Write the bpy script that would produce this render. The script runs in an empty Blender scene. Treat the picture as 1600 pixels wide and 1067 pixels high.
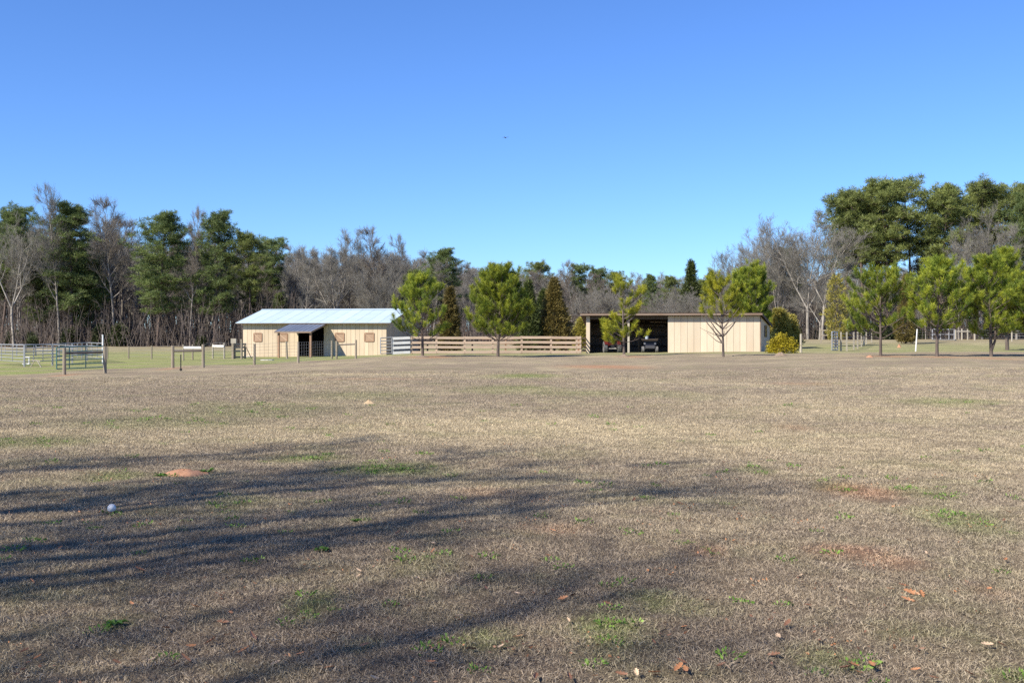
import bpy, math, random
import numpy as np
from mathutils import Vector, Matrix

SC = bpy.context.scene
COL = SC.collection
R = math.radians

# ---------------------------------------------------------------- camera, sky, sun, exposure
F, HY, CH = 1700.0, 518.0, 1.6           # focal length in photo pixels, horizon row, eye height
cam_d = bpy.data.cameras.new('camera')
cam = bpy.data.objects.new('camera', cam_d)
COL.objects.link(cam)
cam.location = (0, 0, CH)
cam.rotation_euler = (R(90), 0, 0)
cam_d.sensor_width = 36
cam_d.lens = 36 * F / 1600
cam_d.shift_y = -(533.5 - HY) / 1600
cam_d.clip_end = 6000
SC.camera = cam

SUN_EL = 40.0
SH = Vector((math.cos(R(39)), math.sin(R(39)), 0))       # the way shadows fall on the ground
world = bpy.data.worlds.new('World')
SC.world = world
world.use_nodes = True
wn = world.node_tree
bg = wn.nodes['Background']
sky = wn.nodes.new('ShaderNodeTexSky')
sky.sky_type = 'NISHITA'
sky.sun_disc = False
sky.sun_elevation = R(SUN_EL)
sky.sun_rotation = math.atan2(-SH.x, -SH.y)
sky.altitude = 300
sky.air_density = 1.0
sky.dust_density = 0.0
sky.ozone_density = 1.0
tint = wn.nodes.new('ShaderNodeVectorMath')            # the camera's strong blue, the same over the whole sky
tint.operation = 'MULTIPLY'
tint.inputs[1].default_value = (0.285, 0.45, 0.76)
wn.links.new(sky.outputs[0], tint.inputs[0])
wn.links.new(tint.outputs[0], bg.inputs[0])
bg.inputs[1].default_value = 0.15

sun_d = bpy.data.lights.new('sun', 'SUN')
sun_d.energy = 5.0
sun_d.angle = R(0.53)
sun_d.color = (1.0, 0.93, 0.81)
sun = bpy.data.objects.new('sun', sun_d)
COL.objects.link(sun)
ldir = Vector((SH.x * math.cos(R(SUN_EL)), SH.y * math.cos(R(SUN_EL)), -math.sin(R(SUN_EL))))
sun.rotation_euler = ldir.to_track_quat('-Z', 'Y').to_euler()
sun.location = (-40, -40, 60)

SC.view_settings.view_transform = 'Standard'
SC.view_settings.look = 'None'
SC.view_settings.exposure = 0.72
SC.view_settings.gamma = 1
SC.view_settings.use_curve_mapping = False
SC.render.engine = 'CYCLES'
SC.cycles.use_denoising = False
SC.cycles.max_bounces = 6
SC.cycles.transparent_max_bounces = 4

# ---------------------------------------------------------------- terrain
HX = [-200, -30, -21, -15, -11, -8, 5.7, 18.6, 40, 200]
HZ = [-.50, -.50, -.38, -.33, -.20, -.08, -.07, .10, .15, .2]


def sst(a, b, v):
    t = np.clip((np.asarray(v, float) - a) / (b - a), 0, 1)
    return t * t * (3 - 2 * t)


def h(x, y):
    x = np.asarray(x, float)
    y = np.asarray(y, float)
    z = np.interp(x, HX, HZ) * sst(18, 50, y)
    z = z + sst(88, 130, y) * (.28 + .22 * sst(0, 30, x))
    z = z + sst(8, 22, y) * .02 * (np.sin(x * .31 + 1) * np.sin(y * .23) + .6 * np.sin(x * .83 + y * .47))
    return z


def hz(x, y):
    return float(h(x, y))


def at(px, py):
    """ground point seen at photo pixel (px, py)"""
    D = 1.6 * F / max(py - HY, 5)
    for _ in range(60):
        z = hz((px - 800) / F * D, D)
        D = .5 * D + .5 * (CH - z) * F / (py - HY)
    x = (px - 800) / F * D
    return Vector((x, D, hz(x, D)))


def pd(px, D, dz=0):
    x = (px - 800) / F * D
    return Vector((x, D, hz(x, D) + dz))


def height(py, p):
    """metres above the ground point p of something seen at row py there"""
    return CH + (HY - py) * p.y / F - p.z


# ---------------------------------------------------------------- materials
def new_mat(name):
    m = bpy.data.materials.new(name)
    m.use_nodes = True
    nt = m.node_tree
    return m, nt, nt.nodes['Principled BSDF']


def nd(nt, t, **kw):
    n = nt.nodes.new(t)
    for k, v in kw.items():
        setattr(n, k, v)
    return n


def ramp(nt, fac, stops):
    r = nd(nt, 'ShaderNodeValToRGB')
    el = r.color_ramp.elements
    while len(el) < len(stops):
        el.new(.5)
    for e, (p, c) in zip(el, stops):
        e.position = p
        e.color = (c[0], c[1], c[2], 1) if not isinstance(c, float) else (c, c, c, 1)
    nt.links.new(fac, r.inputs[0])
    return r.outputs[0]


def mixc(nt, fac, a, b, mode='MIX'):
    m = nd(nt, 'ShaderNodeMix', data_type='RGBA', blend_type=mode)
    for s, v in ((m.inputs[0], fac), (m.inputs[6], a), (m.inputs[7], b)):
        if isinstance(v, (int, float)):
            s.default_value = v
        elif isinstance(v, tuple):
            s.default_value = (*v, 1)
        else:
            nt.links.new(v, s)
    return m.outputs[2]


def math_n(nt, op, a, b=0.0, c=None, clamp=False):
    m = nd(nt, 'ShaderNodeMath', operation=op, use_clamp=clamp)
    for s, v in zip(m.inputs, (a, b, c)):
        if v is None:
            continue
        if isinstance(v, (int, float)):
            s.default_value = v
        else:
            nt.links.new(v, s)
    return m.outputs[0]


def noise(nt, scale, detail=3, vec=None, rough=.55):
    n = nd(nt, 'ShaderNodeTexNoise')
    n.inputs['Scale'].default_value = scale
    n.inputs['Detail'].default_value = detail
    n.inputs['Roughness'].default_value = rough
    if vec is not None:
        nt.links.new(vec, n.inputs['Vector'])
    return n.outputs[0]


def wpos(nt, scale=None):
    g = nd(nt, 'ShaderNodeNewGeometry')
    if scale is None:
        return g.outputs['Position']
    v = nd(nt, 'ShaderNodeVectorMath', operation='MULTIPLY')
    nt.links.new(g.outputs['Position'], v.inputs[0])
    v.inputs[1].default_value = scale
    return v.outputs[0]


def bump(nt, bsdf, hgt, strength, dist):
    b = nd(nt, 'ShaderNodeBump')
    b.inputs['Strength'].default_value = strength
    b.inputs['Distance'].default_value = dist
    nt.links.new(hgt, b.inputs['Height'])
    nt.links.new(b.outputs[0], bsdf.inputs['Normal'])


def plain(name, c1, c2=None, rough=.75, scale=(3, 3, 3), metal=0, bmp=0, stain=None, spec=.3):
    """a surface of two close colours mottled by noise, with per-object variation"""
    m, nt, b = new_mat(name)
    c2 = c2 or tuple(x * .8 for x in c1)
    tc = nd(nt, 'ShaderNodeTexCoord')
    mp = nd(nt, 'ShaderNodeMapping')
    mp.inputs['Scale'].default_value = scale
    nt.links.new(tc.outputs['Object'], mp.inputs[0])
    n = noise(nt, 1.0, 5, mp.outputs[0], .65)
    col = ramp(nt, n, [(.35, c2), (.65, c1)])
    if stain:
        n2 = noise(nt, .35, 4, mp.outputs[0])
        col = mixc(nt, ramp(nt, n2, [(.52, 0.0), (.7, 1.0)]), col, stain)
    oi = nd(nt, 'ShaderNodeObjectInfo')
    v = math_n(nt, 'MULTIPLY_ADD', oi.outputs['Random'], .16, .92)
    col = mixc(nt, 1.0, col, v, 'MULTIPLY')
    nt.links.new(col, b.inputs['Base Color'])
    b.inputs['Roughness'].default_value = rough
    b.inputs['Metallic'].default_value = metal
    b.inputs['Specular IOR Level'].default_value = spec
    if bmp:
        bump(nt, b, n, .6, bmp)
    return m


def leafmat(name, dark, light, transl=.25, rough=.55, vary=.25):
    """needles or leaves: colour runs over the shoots by the 'tone' attribute"""
    m, nt, b = new_mat(name)
    a = nd(nt, 'ShaderNodeAttribute', attribute_name='tone')
    oi = nd(nt, 'ShaderNodeObjectInfo')
    col = mixc(nt, a.outputs['Fac'], dark, light)
    v = math_n(nt, 'MULTIPLY_ADD', oi.outputs['Random'], vary, 1 - vary / 2)
    col = mixc(nt, 1.0, col, v, 'MULTIPLY')
    nt.links.new(col, b.inputs['Base Color'])
    b.inputs['Roughness'].default_value = rough
    b.inputs['Specular IOR Level'].default_value = .3
    t = nd(nt, 'ShaderNodeBsdfTranslucent')
    nt.links.new(col, t.inputs[0])
    mx = nd(nt, 'ShaderNodeMixShader')
    mx.inputs[0].default_value = transl
    nt.links.new(b.outputs[0], mx.inputs[1])
    nt.links.new(t.outputs[0], mx.inputs[2])
    nt.links.new(mx.outputs[0], nt.nodes['Material Output'].inputs[0])
    return m


def lawn_colour(nt, kind):
    """the brown winter lawn: used by the ground sheet (GEOMETRY) and by the grass blades on it (INSTANCER)"""
    P = wpos(nt)

    def att(n):
        return nd(nt, 'ShaderNodeAttribute', attribute_name=n, attribute_type=kind).outputs['Fac']
    big = noise(nt, .16, 4, P)
    mid = noise(nt, .9, 4, P)
    fine = noise(nt, 9, 4, P, .7)
    col = ramp(nt, big, [(.36, (.30, .24, .165)), (.5, (.37, .30, .20)), (.64, (.46, .378, .24))])
    col = mixc(nt, ramp(nt, mid, [(.36, .0), (.66, .75)]), col, (.25, .20, .15))
    col = mixc(nt, math_n(nt, 'MULTIPLY', att('straw'), .9), col, (.52, .425, .265))
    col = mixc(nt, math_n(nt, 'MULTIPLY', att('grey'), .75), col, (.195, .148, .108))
    g2 = noise(nt, .55, 5, P, .7)
    spots = ramp(nt, g2, [(.50, 0.0), (.68, .75)])
    gsum = math_n(nt, 'ADD', att('green'), math_n(nt, 'MULTIPLY', spots, .5))
    gsum = math_n(nt, 'MULTIPLY', gsum, ramp(nt, fine, [(.30, .35), (.62, 1.0)]), clamp=True)
    col = mixc(nt, gsum, col, (.165, .205, .055))
    lawn = math_n(nt, 'MULTIPLY', att('lawn'), ramp(nt, mid, [(.25, .55), (.6, 1.0)]), clamp=True)
    col = mixc(nt, lawn, col, (.245, .29, .09))
    col = mixc(nt, ramp(nt, fine, [(.2, .30), (.5, 0.0)]), col, (.13, .10, .08))
    clay = math_n(nt, 'MULTIPLY', att('clay'), ramp(nt, fine, [(.25, .5), (.6, 1.0)]), clamp=True)
    col = mixc(nt, clay, col, (.42, .225, .13))
    col = mixc(nt, att('litter'), col, (.17, .115, .075))
    return col, fine


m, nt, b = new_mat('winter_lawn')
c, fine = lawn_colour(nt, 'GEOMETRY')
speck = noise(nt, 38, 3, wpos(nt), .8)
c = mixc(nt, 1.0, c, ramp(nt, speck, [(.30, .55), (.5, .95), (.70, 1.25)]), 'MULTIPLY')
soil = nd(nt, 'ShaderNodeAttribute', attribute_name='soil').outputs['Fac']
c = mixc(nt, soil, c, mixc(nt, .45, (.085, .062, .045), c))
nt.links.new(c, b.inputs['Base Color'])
b.inputs['Roughness'].default_value = 1
b.inputs['Specular IOR Level'].default_value = 0
bump(nt, b, speck, .9, .03)
M_GROUND = m

m, nt, b = new_mat('dry_grass')
c, fine = lawn_colour(nt, 'INSTANCER')
oi = nd(nt, 'ShaderNodeObjectInfo')
at_t = nd(nt, 'ShaderNodeAttribute', attribute_name='tone')
c = mixc(nt, math_n(nt, 'MULTIPLY', at_t.outputs['Fac'], .45), c, (.47, .40, .30))
c = mixc(nt, 1.0, c, math_n(nt, 'MULTIPLY_ADD', oi.outputs['Random'], .6, .75), 'MULTIPLY')
nt.links.new(c, b.inputs['Base Color'])
b.inputs['Roughness'].default_value = .8
b.inputs['Specular IOR Level'].default_value = .15
M_GRASS = m

M = {
    'tan': plain('tan_siding', (.57, .465, .33), (.51, .41, .285), .75, (1.3, 1.3, .35), spec=.2, stain=(.49, .385, .265)),
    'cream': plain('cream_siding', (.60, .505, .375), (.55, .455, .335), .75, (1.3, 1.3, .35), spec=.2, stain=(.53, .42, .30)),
    'shutter': plain('shutter_wood', (.36, .245, .165), (.30, .20, .13), .75, (4, 4, 2)),
    'brace': plain('brace_wood', (.47, .33, .22), None, .75, (4, 4, 2)),
    'shutter_trim': plain('shutter_trim', (.33, .20, .125), None, .75, (4, 4, 2)),
    'roof_pale': plain('pale_metal_roof', (.49, .59, .635), (.44, .54, .59), .42, (.6, 1.5, 1.5), 0, 0, spec=.5),  # grey-blue base stands in for sky reflected in the metal
    'roof_grey': plain('grey_metal_roof', (.145, .165, .205), (.12, .14, .18), .5, (1, 1, 1), 0, 0, spec=.5),
    'roof_dark': plain('rusty_dark_roof', (.05, .038, .033), (.09, .05, .035), .8, (1, 1, 1)),
    'fascia': plain('weathered_fascia', (.25, .195, .155), (.20, .135, .09), .8, (.5, 3, 3)),
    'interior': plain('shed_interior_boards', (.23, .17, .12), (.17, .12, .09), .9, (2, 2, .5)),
    'timber_dark': plain('dark_timber', (.11, .085, .065), (.08, .06, .045), .9, (3, 3, 1)),
    'post': plain('weathered_post', (.33, .28, .205), (.24, .20, .145), .9, (8, 8, 1.2), bmp=.004),
    'post_pale': plain('pale_post', (.40, .36, .29), (.32, .285, .22), .85, (8, 8, 1.2)),
    'rail': plain('brown_fence_board', (.50, .385, .285), (.44, .33, .24), .85, (1.2, 6, 6), stain=(.42, .30, .215)),
    'white_board': plain('white_fence_board', (.80, .78, .74), (.70, .68, .63), .7, (1.2, 6, 6)),
    'rail_grey': plain('grey_rail', (.13, .11, .095), (.09, .075, .065), .9, (1.2, 6, 6)),
    'steel': plain('galvanised_steel', (.40, .40, .40), (.30, .30, .31), .5, (5, 5, 5), .35, spec=.5),
    'green_steel': plain('green_gate_paint', (.045, .135, .125), (.06, .16, .145), .4, (5, 5, 5), spec=.5),
    'wire': plain('fence_wire', (.30, .30, .29), None, .5, (5, 5, 5), .5),
    'concrete': plain('pale_slab', (.62, .58, .52), None, .9),
    'tyre': plain('sunlit_tyre', (.17, .165, .16), (.10, .10, .10), .9, (9, 9, 9)),  # light grey puts the sunlight on the rubber into its colour
    'rim_dark': plain('grey_bumper', (.08, .08, .09), None, .5),
    'rim': plain('tractor_rim', (.38, .36, .32), None, .5),
    'red': plain('red_paint', (.10, .012, .010), None, .5),
    'black': plain('black_plastic', (.02, .02, .022), None, .6),
    'navy': plain('dark_blue_paint', (.012, .016, .032), None, .5),
    'bucket': plain('pale_blue_plastic', (.45, .53, .62), None, .6),
    'glass': plain('dark_window', (.012, .015, .02), None, .12, spec=.5),
    'white': plain('white_paint', (.80, .79, .77), None, .5),
    'straw': plain('straw_earth', (.44, .33, .20), (.36, .26, .16), 1, (14, 14, 14), bmp=.01),
    'earth': plain('brown_earth', (.27, .20, .145), (.19, .145, .105), 1, (14, 14, 14), bmp=.01),
    'clay': plain('red_clay', (.44, .235, .14), (.34, .175, .10), 1, (14, 14, 14), bmp=.01),
    'bark': plain('sunlit_grey_bark', (.29, .26, .225), (.16, .14, .12), .95, (5, 5, 1.5)),  # lightened so the limbs carry sunlit highlights in their colour
    'twig': plain('grey_twig', (.245, .23, .20), (.18, .167, .14), .95, (1, 1, 1)),
    'twig_red': plain('reddish_twig', (.215, .185, .152), (.16, .136, .11), .95, (1, 1, 1)),
    'pale_bark': plain('pale_bark', (.40, .365, .31), (.22, .195, .165), .9, (2, 2, .8)),
    'pine_bark': plain('pine_bark', (.17, .125, .10), (.085, .065, .055), .95, (6, 6, 2)),
    'young_bark': plain('young_pine_bark', (.15, .12, .10), (.09, .07, .06), .95, (6, 6, 2)),
    'brush': plain('woodland_brush', (.155, .125, .105), (.10, .082, .07), .95, (.4, .4, .4)),
    'plane': plain('hazed_aircraft', (.10, .12, .16), None, .5),  # blue-grey puts the haze of distance into the paint
    'ball': plain('scuffed_white_ball', (.78, .77, .75), (.62, .60, .56), .6, (18, 18, 18)),
    'young': leafmat('young_pine_needles', (.095, .165, .028), (.43, .46, .05), .35),
    'young_yellow': leafmat('yellow_pine_needles', (.17, .21, .026), (.52, .50, .045), .35),
    'mature': leafmat('mature_pine_needles', (.07, .105, .038), (.19, .235, .07), .25),
    'mature_olive': leafmat('olive_pine_needles', (.09, .118, .036), (.245, .275, .075), .25),
    'cedar_brown': leafmat('bronze_cedar_sprays', (.08, .068, .02), (.21, .16, .045), .18),
    'cedar_green': leafmat('green_cedar_sprays', (.040, .060, .020), (.11, .13, .03), .15),
    'cedar_gold': leafmat('golden_cedar_sprays', (.19, .18, .035), (.44, .37, .085), .25),
    'bush': leafmat('yellow_bush_leaves', (.20, .17, .012), (.55, .45, .03), .2),
    'privet': leafmat('dark_understory_leaves', (.030, .042, .016), (.085, .10, .035), .15),
    'weed': leafmat('green_weed_leaves', (.07, .15, .02), (.22, .34, .06), .3, vary=.5),
}
for nm, a_, b_ in (('leaf_orange', (.40, .17, .07), (.55, .27, .13)), ('leaf_brown', (.17, .08, .045), (.28, .14, .08)), ('leaf_pale', (.50, .34, .21), (.62, .46, .31))):
    M[nm] = leafmat(nm, a_, b_, .1, vary=.5)


# ---------------------------------------------------------------- mesh helpers
def me_np(name, V, polys, mat, tone=None):
    """mesh from a vertex array and a list of (M x k) face arrays"""
    me = bpy.data.meshes.new(name)
    V = np.asarray(V, np.float32)
    me.vertices.add(len(V))
    me.vertices.foreach_set('co', V.ravel())
    loops = np.concatenate([p.ravel() for p in polys]).astype(np.int32)
    tot = np.concatenate([np.full(len(p), p.shape[1], np.int32) for p in polys])
    me.loops.add(len(loops))
    me.loops.foreach_set('vertex_index', loops)
    me.polygons.add(len(tot))
    me.polygons.foreach_set('loop_start', np.concatenate([[0], np.cumsum(tot)[:-1]]).astype(np.int32))
    me.polygons.foreach_set('loop_total', tot)
    me.update(calc_edges=True)
    me.validate()
    if tone is not None:
        at_ = me.attributes.new('tone', 'FLOAT', 'POINT')
        at_.data.foreach_set('value', np.asarray(tone, np.float32))
    me.materials.append(mat)
    return me


def frusta(P0, P1, R0, R1, n):
    P0, P1 = np.asarray(P0, float), np.asarray(P1, float)
    R0, R1 = np.asarray(R0, float)[:, None, None], np.asarray(R1, float)[:, None, None]
    D = P1 - P0
    D = D / np.maximum(np.linalg.norm(D, axis=1, keepdims=True), 1e-9)
    ref = np.where(np.abs(D[:, 2:3]) > .9, np.array([[1., 0, 0]]), np.array([[0, 0, 1.]]))
    U = np.cross(D, ref)
    U /= np.linalg.norm(U, axis=1, keepdims=True)
    W = np.cross(D, U)
    a = np.arange(n) * 2 * np.pi / n
    ring = U[:, None, :] * np.cos(a)[None, :, None] + W[:, None, :] * np.sin(a)[None, :, None]
    A = P0[:, None, :] + ring * R0
    B = P1[:, None, :] + ring * R1
    N = len(P0)
    V = np.concatenate([A, B], 1).reshape(-1, 3)
    base = (np.arange(N) * 2 * n)[:, None]
    i = np.arange(n)
    j = (i + 1) % n
    Q = np.stack([base + i, base + j, base + n + j, base + n + i], -1).reshape(-1, 4)
    return V, Q


def seg_mesh(name, segs, n, mat):
    s = np.array([(*a, *b_, r0, r1) for a, b_, r0, r1 in segs], float)
    V, Q = frusta(s[:, 0:3], s[:, 3:6], s[:, 6], s[:, 7], n)
    return me_np(name, V, [Q], mat)


def blades(Bp, Dr, L, W, rng):
    """thin triangles (needles, leaves): base points, directions, lengths, widths"""
    S = np.cross(Dr, rng.normal(size=Dr.shape))
    S /= np.maximum(np.linalg.norm(S, axis=1, keepdims=True), 1e-9)
    a = Bp - S * (W[:, None] * .5)
    b_ = Bp + S * (W[:, None] * .5)
    t = Bp + Dr * L[:, None]
    V = np.stack([a, b_, t], 1).reshape(-1, 3)
    return V, np.arange(len(V)).reshape(-1, 3)


def lozenges(C, Dr, L, W, rng):
    """leaf-shaped quads"""
    S = np.cross(Dr, rng.normal(size=Dr.shape))
    S /= np.maximum(np.linalg.norm(S, axis=1, keepdims=True), 1e-9)
    mid = C + Dr * (L[:, None] * .5)
    V = np.stack([C, mid + S * W[:, None] * .5, C + Dr * L[:, None], mid - S * W[:, None] * .5], 1).reshape(-1, 3)
    return V, np.arange(len(V)).reshape(-1, 4)


def nrm(v):
    return v / np.maximum(np.linalg.norm(v, axis=-1, keepdims=True), 1e-9)


class MB:
    def __init__(s):
        s.v, s.f = [], []

    def add(s, vs, fs):
        o = len(s.v)
        s.v += [tuple(v) for v in vs]
        s.f += [tuple(i + o for i in f) for f in fs]
        return s

    def box(s, x0, x1, y0, y1, z0, z1):
        return s.add([(x0, y0, z0), (x1, y0, z0), (x1, y1, z0), (x0, y1, z0), (x0, y0, z1), (x1, y0, z1), (x1, y1, z1), (x0, y1, z1)],
                     [(3, 2, 1, 0), (4, 5, 6, 7), (0, 1, 5, 4), (1, 2, 6, 5), (2, 3, 7, 6), (3, 0, 4, 7)])

    def bar(s, p0, p1, w, t, up=(0, 0, 1)):
        """board from p0 to p1: w across (along up as far as possible), t thick"""
        p0, p1 = Vector(p0), Vector(p1)
        d = (p1 - p0).normalized()
        side = d.cross(Vector(up))
        if side.length < 1e-4:
            side = d.cross(Vector((0, 1, 0)))
        side.normalize()
        u = side.cross(d).normalized()
        vs = [p + side * (a * t / 2) + u * (c_ * w / 2) for p in (p0, p1) for a, c_ in ((-1, -1), (1, -1), (1, 1), (-1, 1))]
        return s.add(vs, [(3, 2, 1, 0), (4, 5, 6, 7), (0, 1, 5, 4), (1, 2, 6, 5), (2, 3, 7, 6), (3, 0, 4, 7)])

    def tube(s, p0, p1, r, n=6, r1=None):
        p0, p1 = Vector(p0), Vector(p1)
        r1 = r if r1 is None else r1
        d = (p1 - p0).normalized()
        u = d.orthogonal().normalized()
        w = d.cross(u)
        vs = []
        for p, rr in ((p0, r), (p1, r1)):
            vs += [p + (u * math.cos(2 * math.pi * i / n) + w * math.sin(2 * math.pi * i / n)) * rr for i in range(n)]
        fs = [(i, (i + 1) % n, n + (i + 1) % n, n + i) for i in range(n)]
        fs += [tuple(range(n))[::-1], tuple(range(n, 2 * n))]
        return s.add(vs, fs)

    def lathe(s, prof, c, axis='x', n=16):
        """prof: (offset along the axis, radius) ring by ring, closed back on itself"""
        c = Vector(c)
        vs, k = [], len(prof)
        for a_, r_ in prof:
            for i in range(n):
                ca, sa = math.cos(2 * math.pi * i / n) * r_, math.sin(2 * math.pi * i / n) * r_
                vs.append(c + (Vector((a_, ca, sa)) if axis == 'x' else Vector((ca, sa, a_))))
        fs = []
        for q in range(k):
            q2 = (q + 1) % k
            fs += [(q * n + i, q * n + (i + 1) % n, q2 * n + (i + 1) % n, q2 * n + i) for i in range(n)]
        return s.add(vs, fs)

    def mesh(s, name, mat):
        me = bpy.data.meshes.new(name)
        me.from_pydata(s.v, [], s.f)
        me.materials.append(mat)
        return me


def obj(name, data, parent=None, loc=None, rz=None):
    o = bpy.data.objects.new(name, data)
    COL.objects.link(o)
    if parent is not None:
        o.parent = parent
    if loc is not None:
        o.location = loc
    if rz is not None:
        o.rotation_euler = (0, 0, rz)
    return o


def tag(o, label=None, cat=None, group=None, kind=None):
    for k, v in (('label', label), ('category', cat), ('group', group), ('kind', kind)):
        if v:
            o[k] = v
    return o


def thing(name, label, cat, loc=(0, 0, 0), rz=0, group=None):
    return tag(obj(name, None, None, loc, rz), label, cat, group)


def part(name, mb, mat, parent, loc=None, rz=None):
    return obj(name, mb.mesh(name, M[mat]), parent, loc, rz)


# ---------------------------------------------------------------- ground
def axis_steps(edges):
    out = []
    for a, b_, st in edges:
        out += list(np.arange(a, b_ - 1e-6, st))
    out.append(edges[-1][1])
    return np.array(out)


def blob(X, Y, pts):
    z = np.zeros_like(X)
    for x, y, rx, ry, a in pts:
        z = np.maximum(z, a * np.exp(-(((X - x) / rx) ** 2 + ((Y - y) / ry) ** 2) ** 1.5))
    return z


def gp(px, py, wpx, hpx, a=1.0):
    """a patch on the ground given by where it shows in the photograph"""
    p = at(px, py)
    q = at(px, py - hpx / 2)
    return (p.x, p.y, wpx / 2 * p.y / F, max(q.y - p.y, .04), a)


CLAY = [gp(*q) for q in ((1345, 768, 110, 26, .9), (1330, 862, 130, 22, .75), (1400, 880, 90, 22, .7), (1105, 860, 60, 22, .7), (945, 573, 130, 5, .9), (860, 826, 120, 20, .4),
                         (750, 770, 120, 16, .4), (670, 558, 70, 4, .8), (1390, 557, 60, 3, .8), (1470, 558, 60, 3, .7), (1552, 560, 60, 4, .7), (990, 557, 50, 3, .6),
                         (270, 576, 22, 4, .9), (104, 586, 30, 4, .9), (980, 575, 80, 3, .6), (590, 592, 200, 3, .3), (1250, 600, 100, 5, .35), (1545, 925, 60, 18, .35), (1240, 668, 60, 10, .35))]
GREEN = [gp(*q) for q in ((950, 985, 110, 55, 1), (760, 1000, 90, 40, .8), (490, 945, 70, 45, .9), (1020, 938, 110, 26, .8), (180, 972, 36, 22, 1), (1580, 1058, 70, 30, 1),
                          (1180, 735, 60, 12, .7), (1310, 762, 70, 18, .8), (1500, 815, 130, 40, .7), (1440, 770, 90, 20, .6), (480, 717, 120, 12, .9), (600, 733, 170, 20, .9), (180, 744, 90, 12, .9),
                          (820, 587, 110, 6, 1), (800, 607, 160, 10, .6), (60, 690, 180, 18, .7), (240, 660, 300, 20, .5), (400, 640, 280, 20, .45), (560, 618, 200, 14, .4), (950, 615, 280, 10, .45), (1480, 628, 160, 10, .7),
                          (1290, 1030, 110, 40, .7), (1060, 950, 180, 30, .5), (660, 880, 120, 40, .4), (360, 790, 90, 30, .5), (1400, 985, 90, 20, .4), (250, 800, 90, 14, .4), (560, 1010, 60, 24, .6))]
STRAW = [gp(*q) for q in ((420, 678, 700, 40, .8), (800, 668, 900, 40, 1), (1200, 690, 700, 50, .7), (1400, 730, 500, 50, .45), (1240, 640, 600, 30, .5), (100, 676, 300, 14, .9), (520, 585, 200, 4, .7))]
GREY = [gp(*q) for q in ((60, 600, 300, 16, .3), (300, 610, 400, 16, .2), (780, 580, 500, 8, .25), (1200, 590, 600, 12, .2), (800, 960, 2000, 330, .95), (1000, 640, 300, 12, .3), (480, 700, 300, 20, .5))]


def lawn_edge(x):
    """depth at which the brown lawn gives way to greener grass behind it"""
    return np.interp(x, [-60, -23, -21.3, -15, -11, -7, 5, 19, 24, 60], [44, 50.5, 57, 64, 70, 75.5, 76.5, 74, 76, 80])


def ground_attrs(X, Y):
    wob = 1.2 * np.sin(X * 1.1) * np.sin(X * .37 + 1) + .8 * np.sin(X * 3.1 + Y)
    lawn = sst(-.8, 1.6, Y + wob - lawn_edge(X)) * (.95 - .35 * sst(-12, -6, X) + .12 * sst(20, 28, X))
    lawn *= 1 - .75 * sst(96, 118, Y)
    lawn *= .75 + .25 * np.sin(Y * .9 + X * .1)
    litter = sst(128, 134, Y + .02 * np.abs(X)) * .9
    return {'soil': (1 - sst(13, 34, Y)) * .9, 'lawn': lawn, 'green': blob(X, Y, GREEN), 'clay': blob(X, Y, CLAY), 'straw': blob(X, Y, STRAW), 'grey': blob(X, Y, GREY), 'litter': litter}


def bumps(X, Y):
    """the near lawn's unevenness"""
    near = (1 - sst(12, 24, Y)) * (1 - sst(9, 14, np.abs(X)))
    return near * (.012 * np.sin(X * 4.1 + 2 * np.sin(Y * 3)) * np.sin(Y * 5.3 + X) + .010 * np.sin(X * 2.3 - Y * 1.7) * np.sin(X * .9 + Y * 2.9))


def grid_mesh(name, xs, ys, mat, micro):
    X, Y = np.meshgrid(xs, ys)
    Z = h(X, Y)
    if micro:
        Z = Z + bumps(X, Y)
    V = np.stack([X, Y, Z], -1).reshape(-1, 3)
    nx, ny = len(xs), len(ys)
    i = np.arange((ny - 1) * nx).reshape(ny - 1, nx)[:, :-1].ravel()
    Q = np.stack([i, i + 1, i + nx + 1, i + nx], -1)
    me = me_np(name, V, [Q], mat)
    for k, a in ground_attrs(X, Y).items():
        d = me.attributes.new(k, 'FLOAT', 'POINT')
        d.data.foreach_set('value', a.astype(np.float32).ravel())
    for p in me.polygons:
        pass
    me.polygons.foreach_set('use_smooth', np.ones(len(me.polygons), bool))
    return me


xs = axis_steps([(-3000, -300, 300), (-300, -60, 12), (-60, -30, 2), (-30, -9, .6), (-9, 9, .14), (9, 36, .6), (36, 72, 2), (72, 300, 12), (300, 3000, 300)])
ys = axis_steps([(-300, -30, 30), (-30, 3, 3), (3, 16, .14), (16, 30, .35), (30, 100, .5), (100, 150, 1.5), (150, 300, 15), (300, 4500, 300)])
tag(obj('ground', grid_mesh('ground', xs, ys, M_GROUND, True)), 'brown winter lawn with green tinges and bare red clay', None, None, 'structure')


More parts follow.
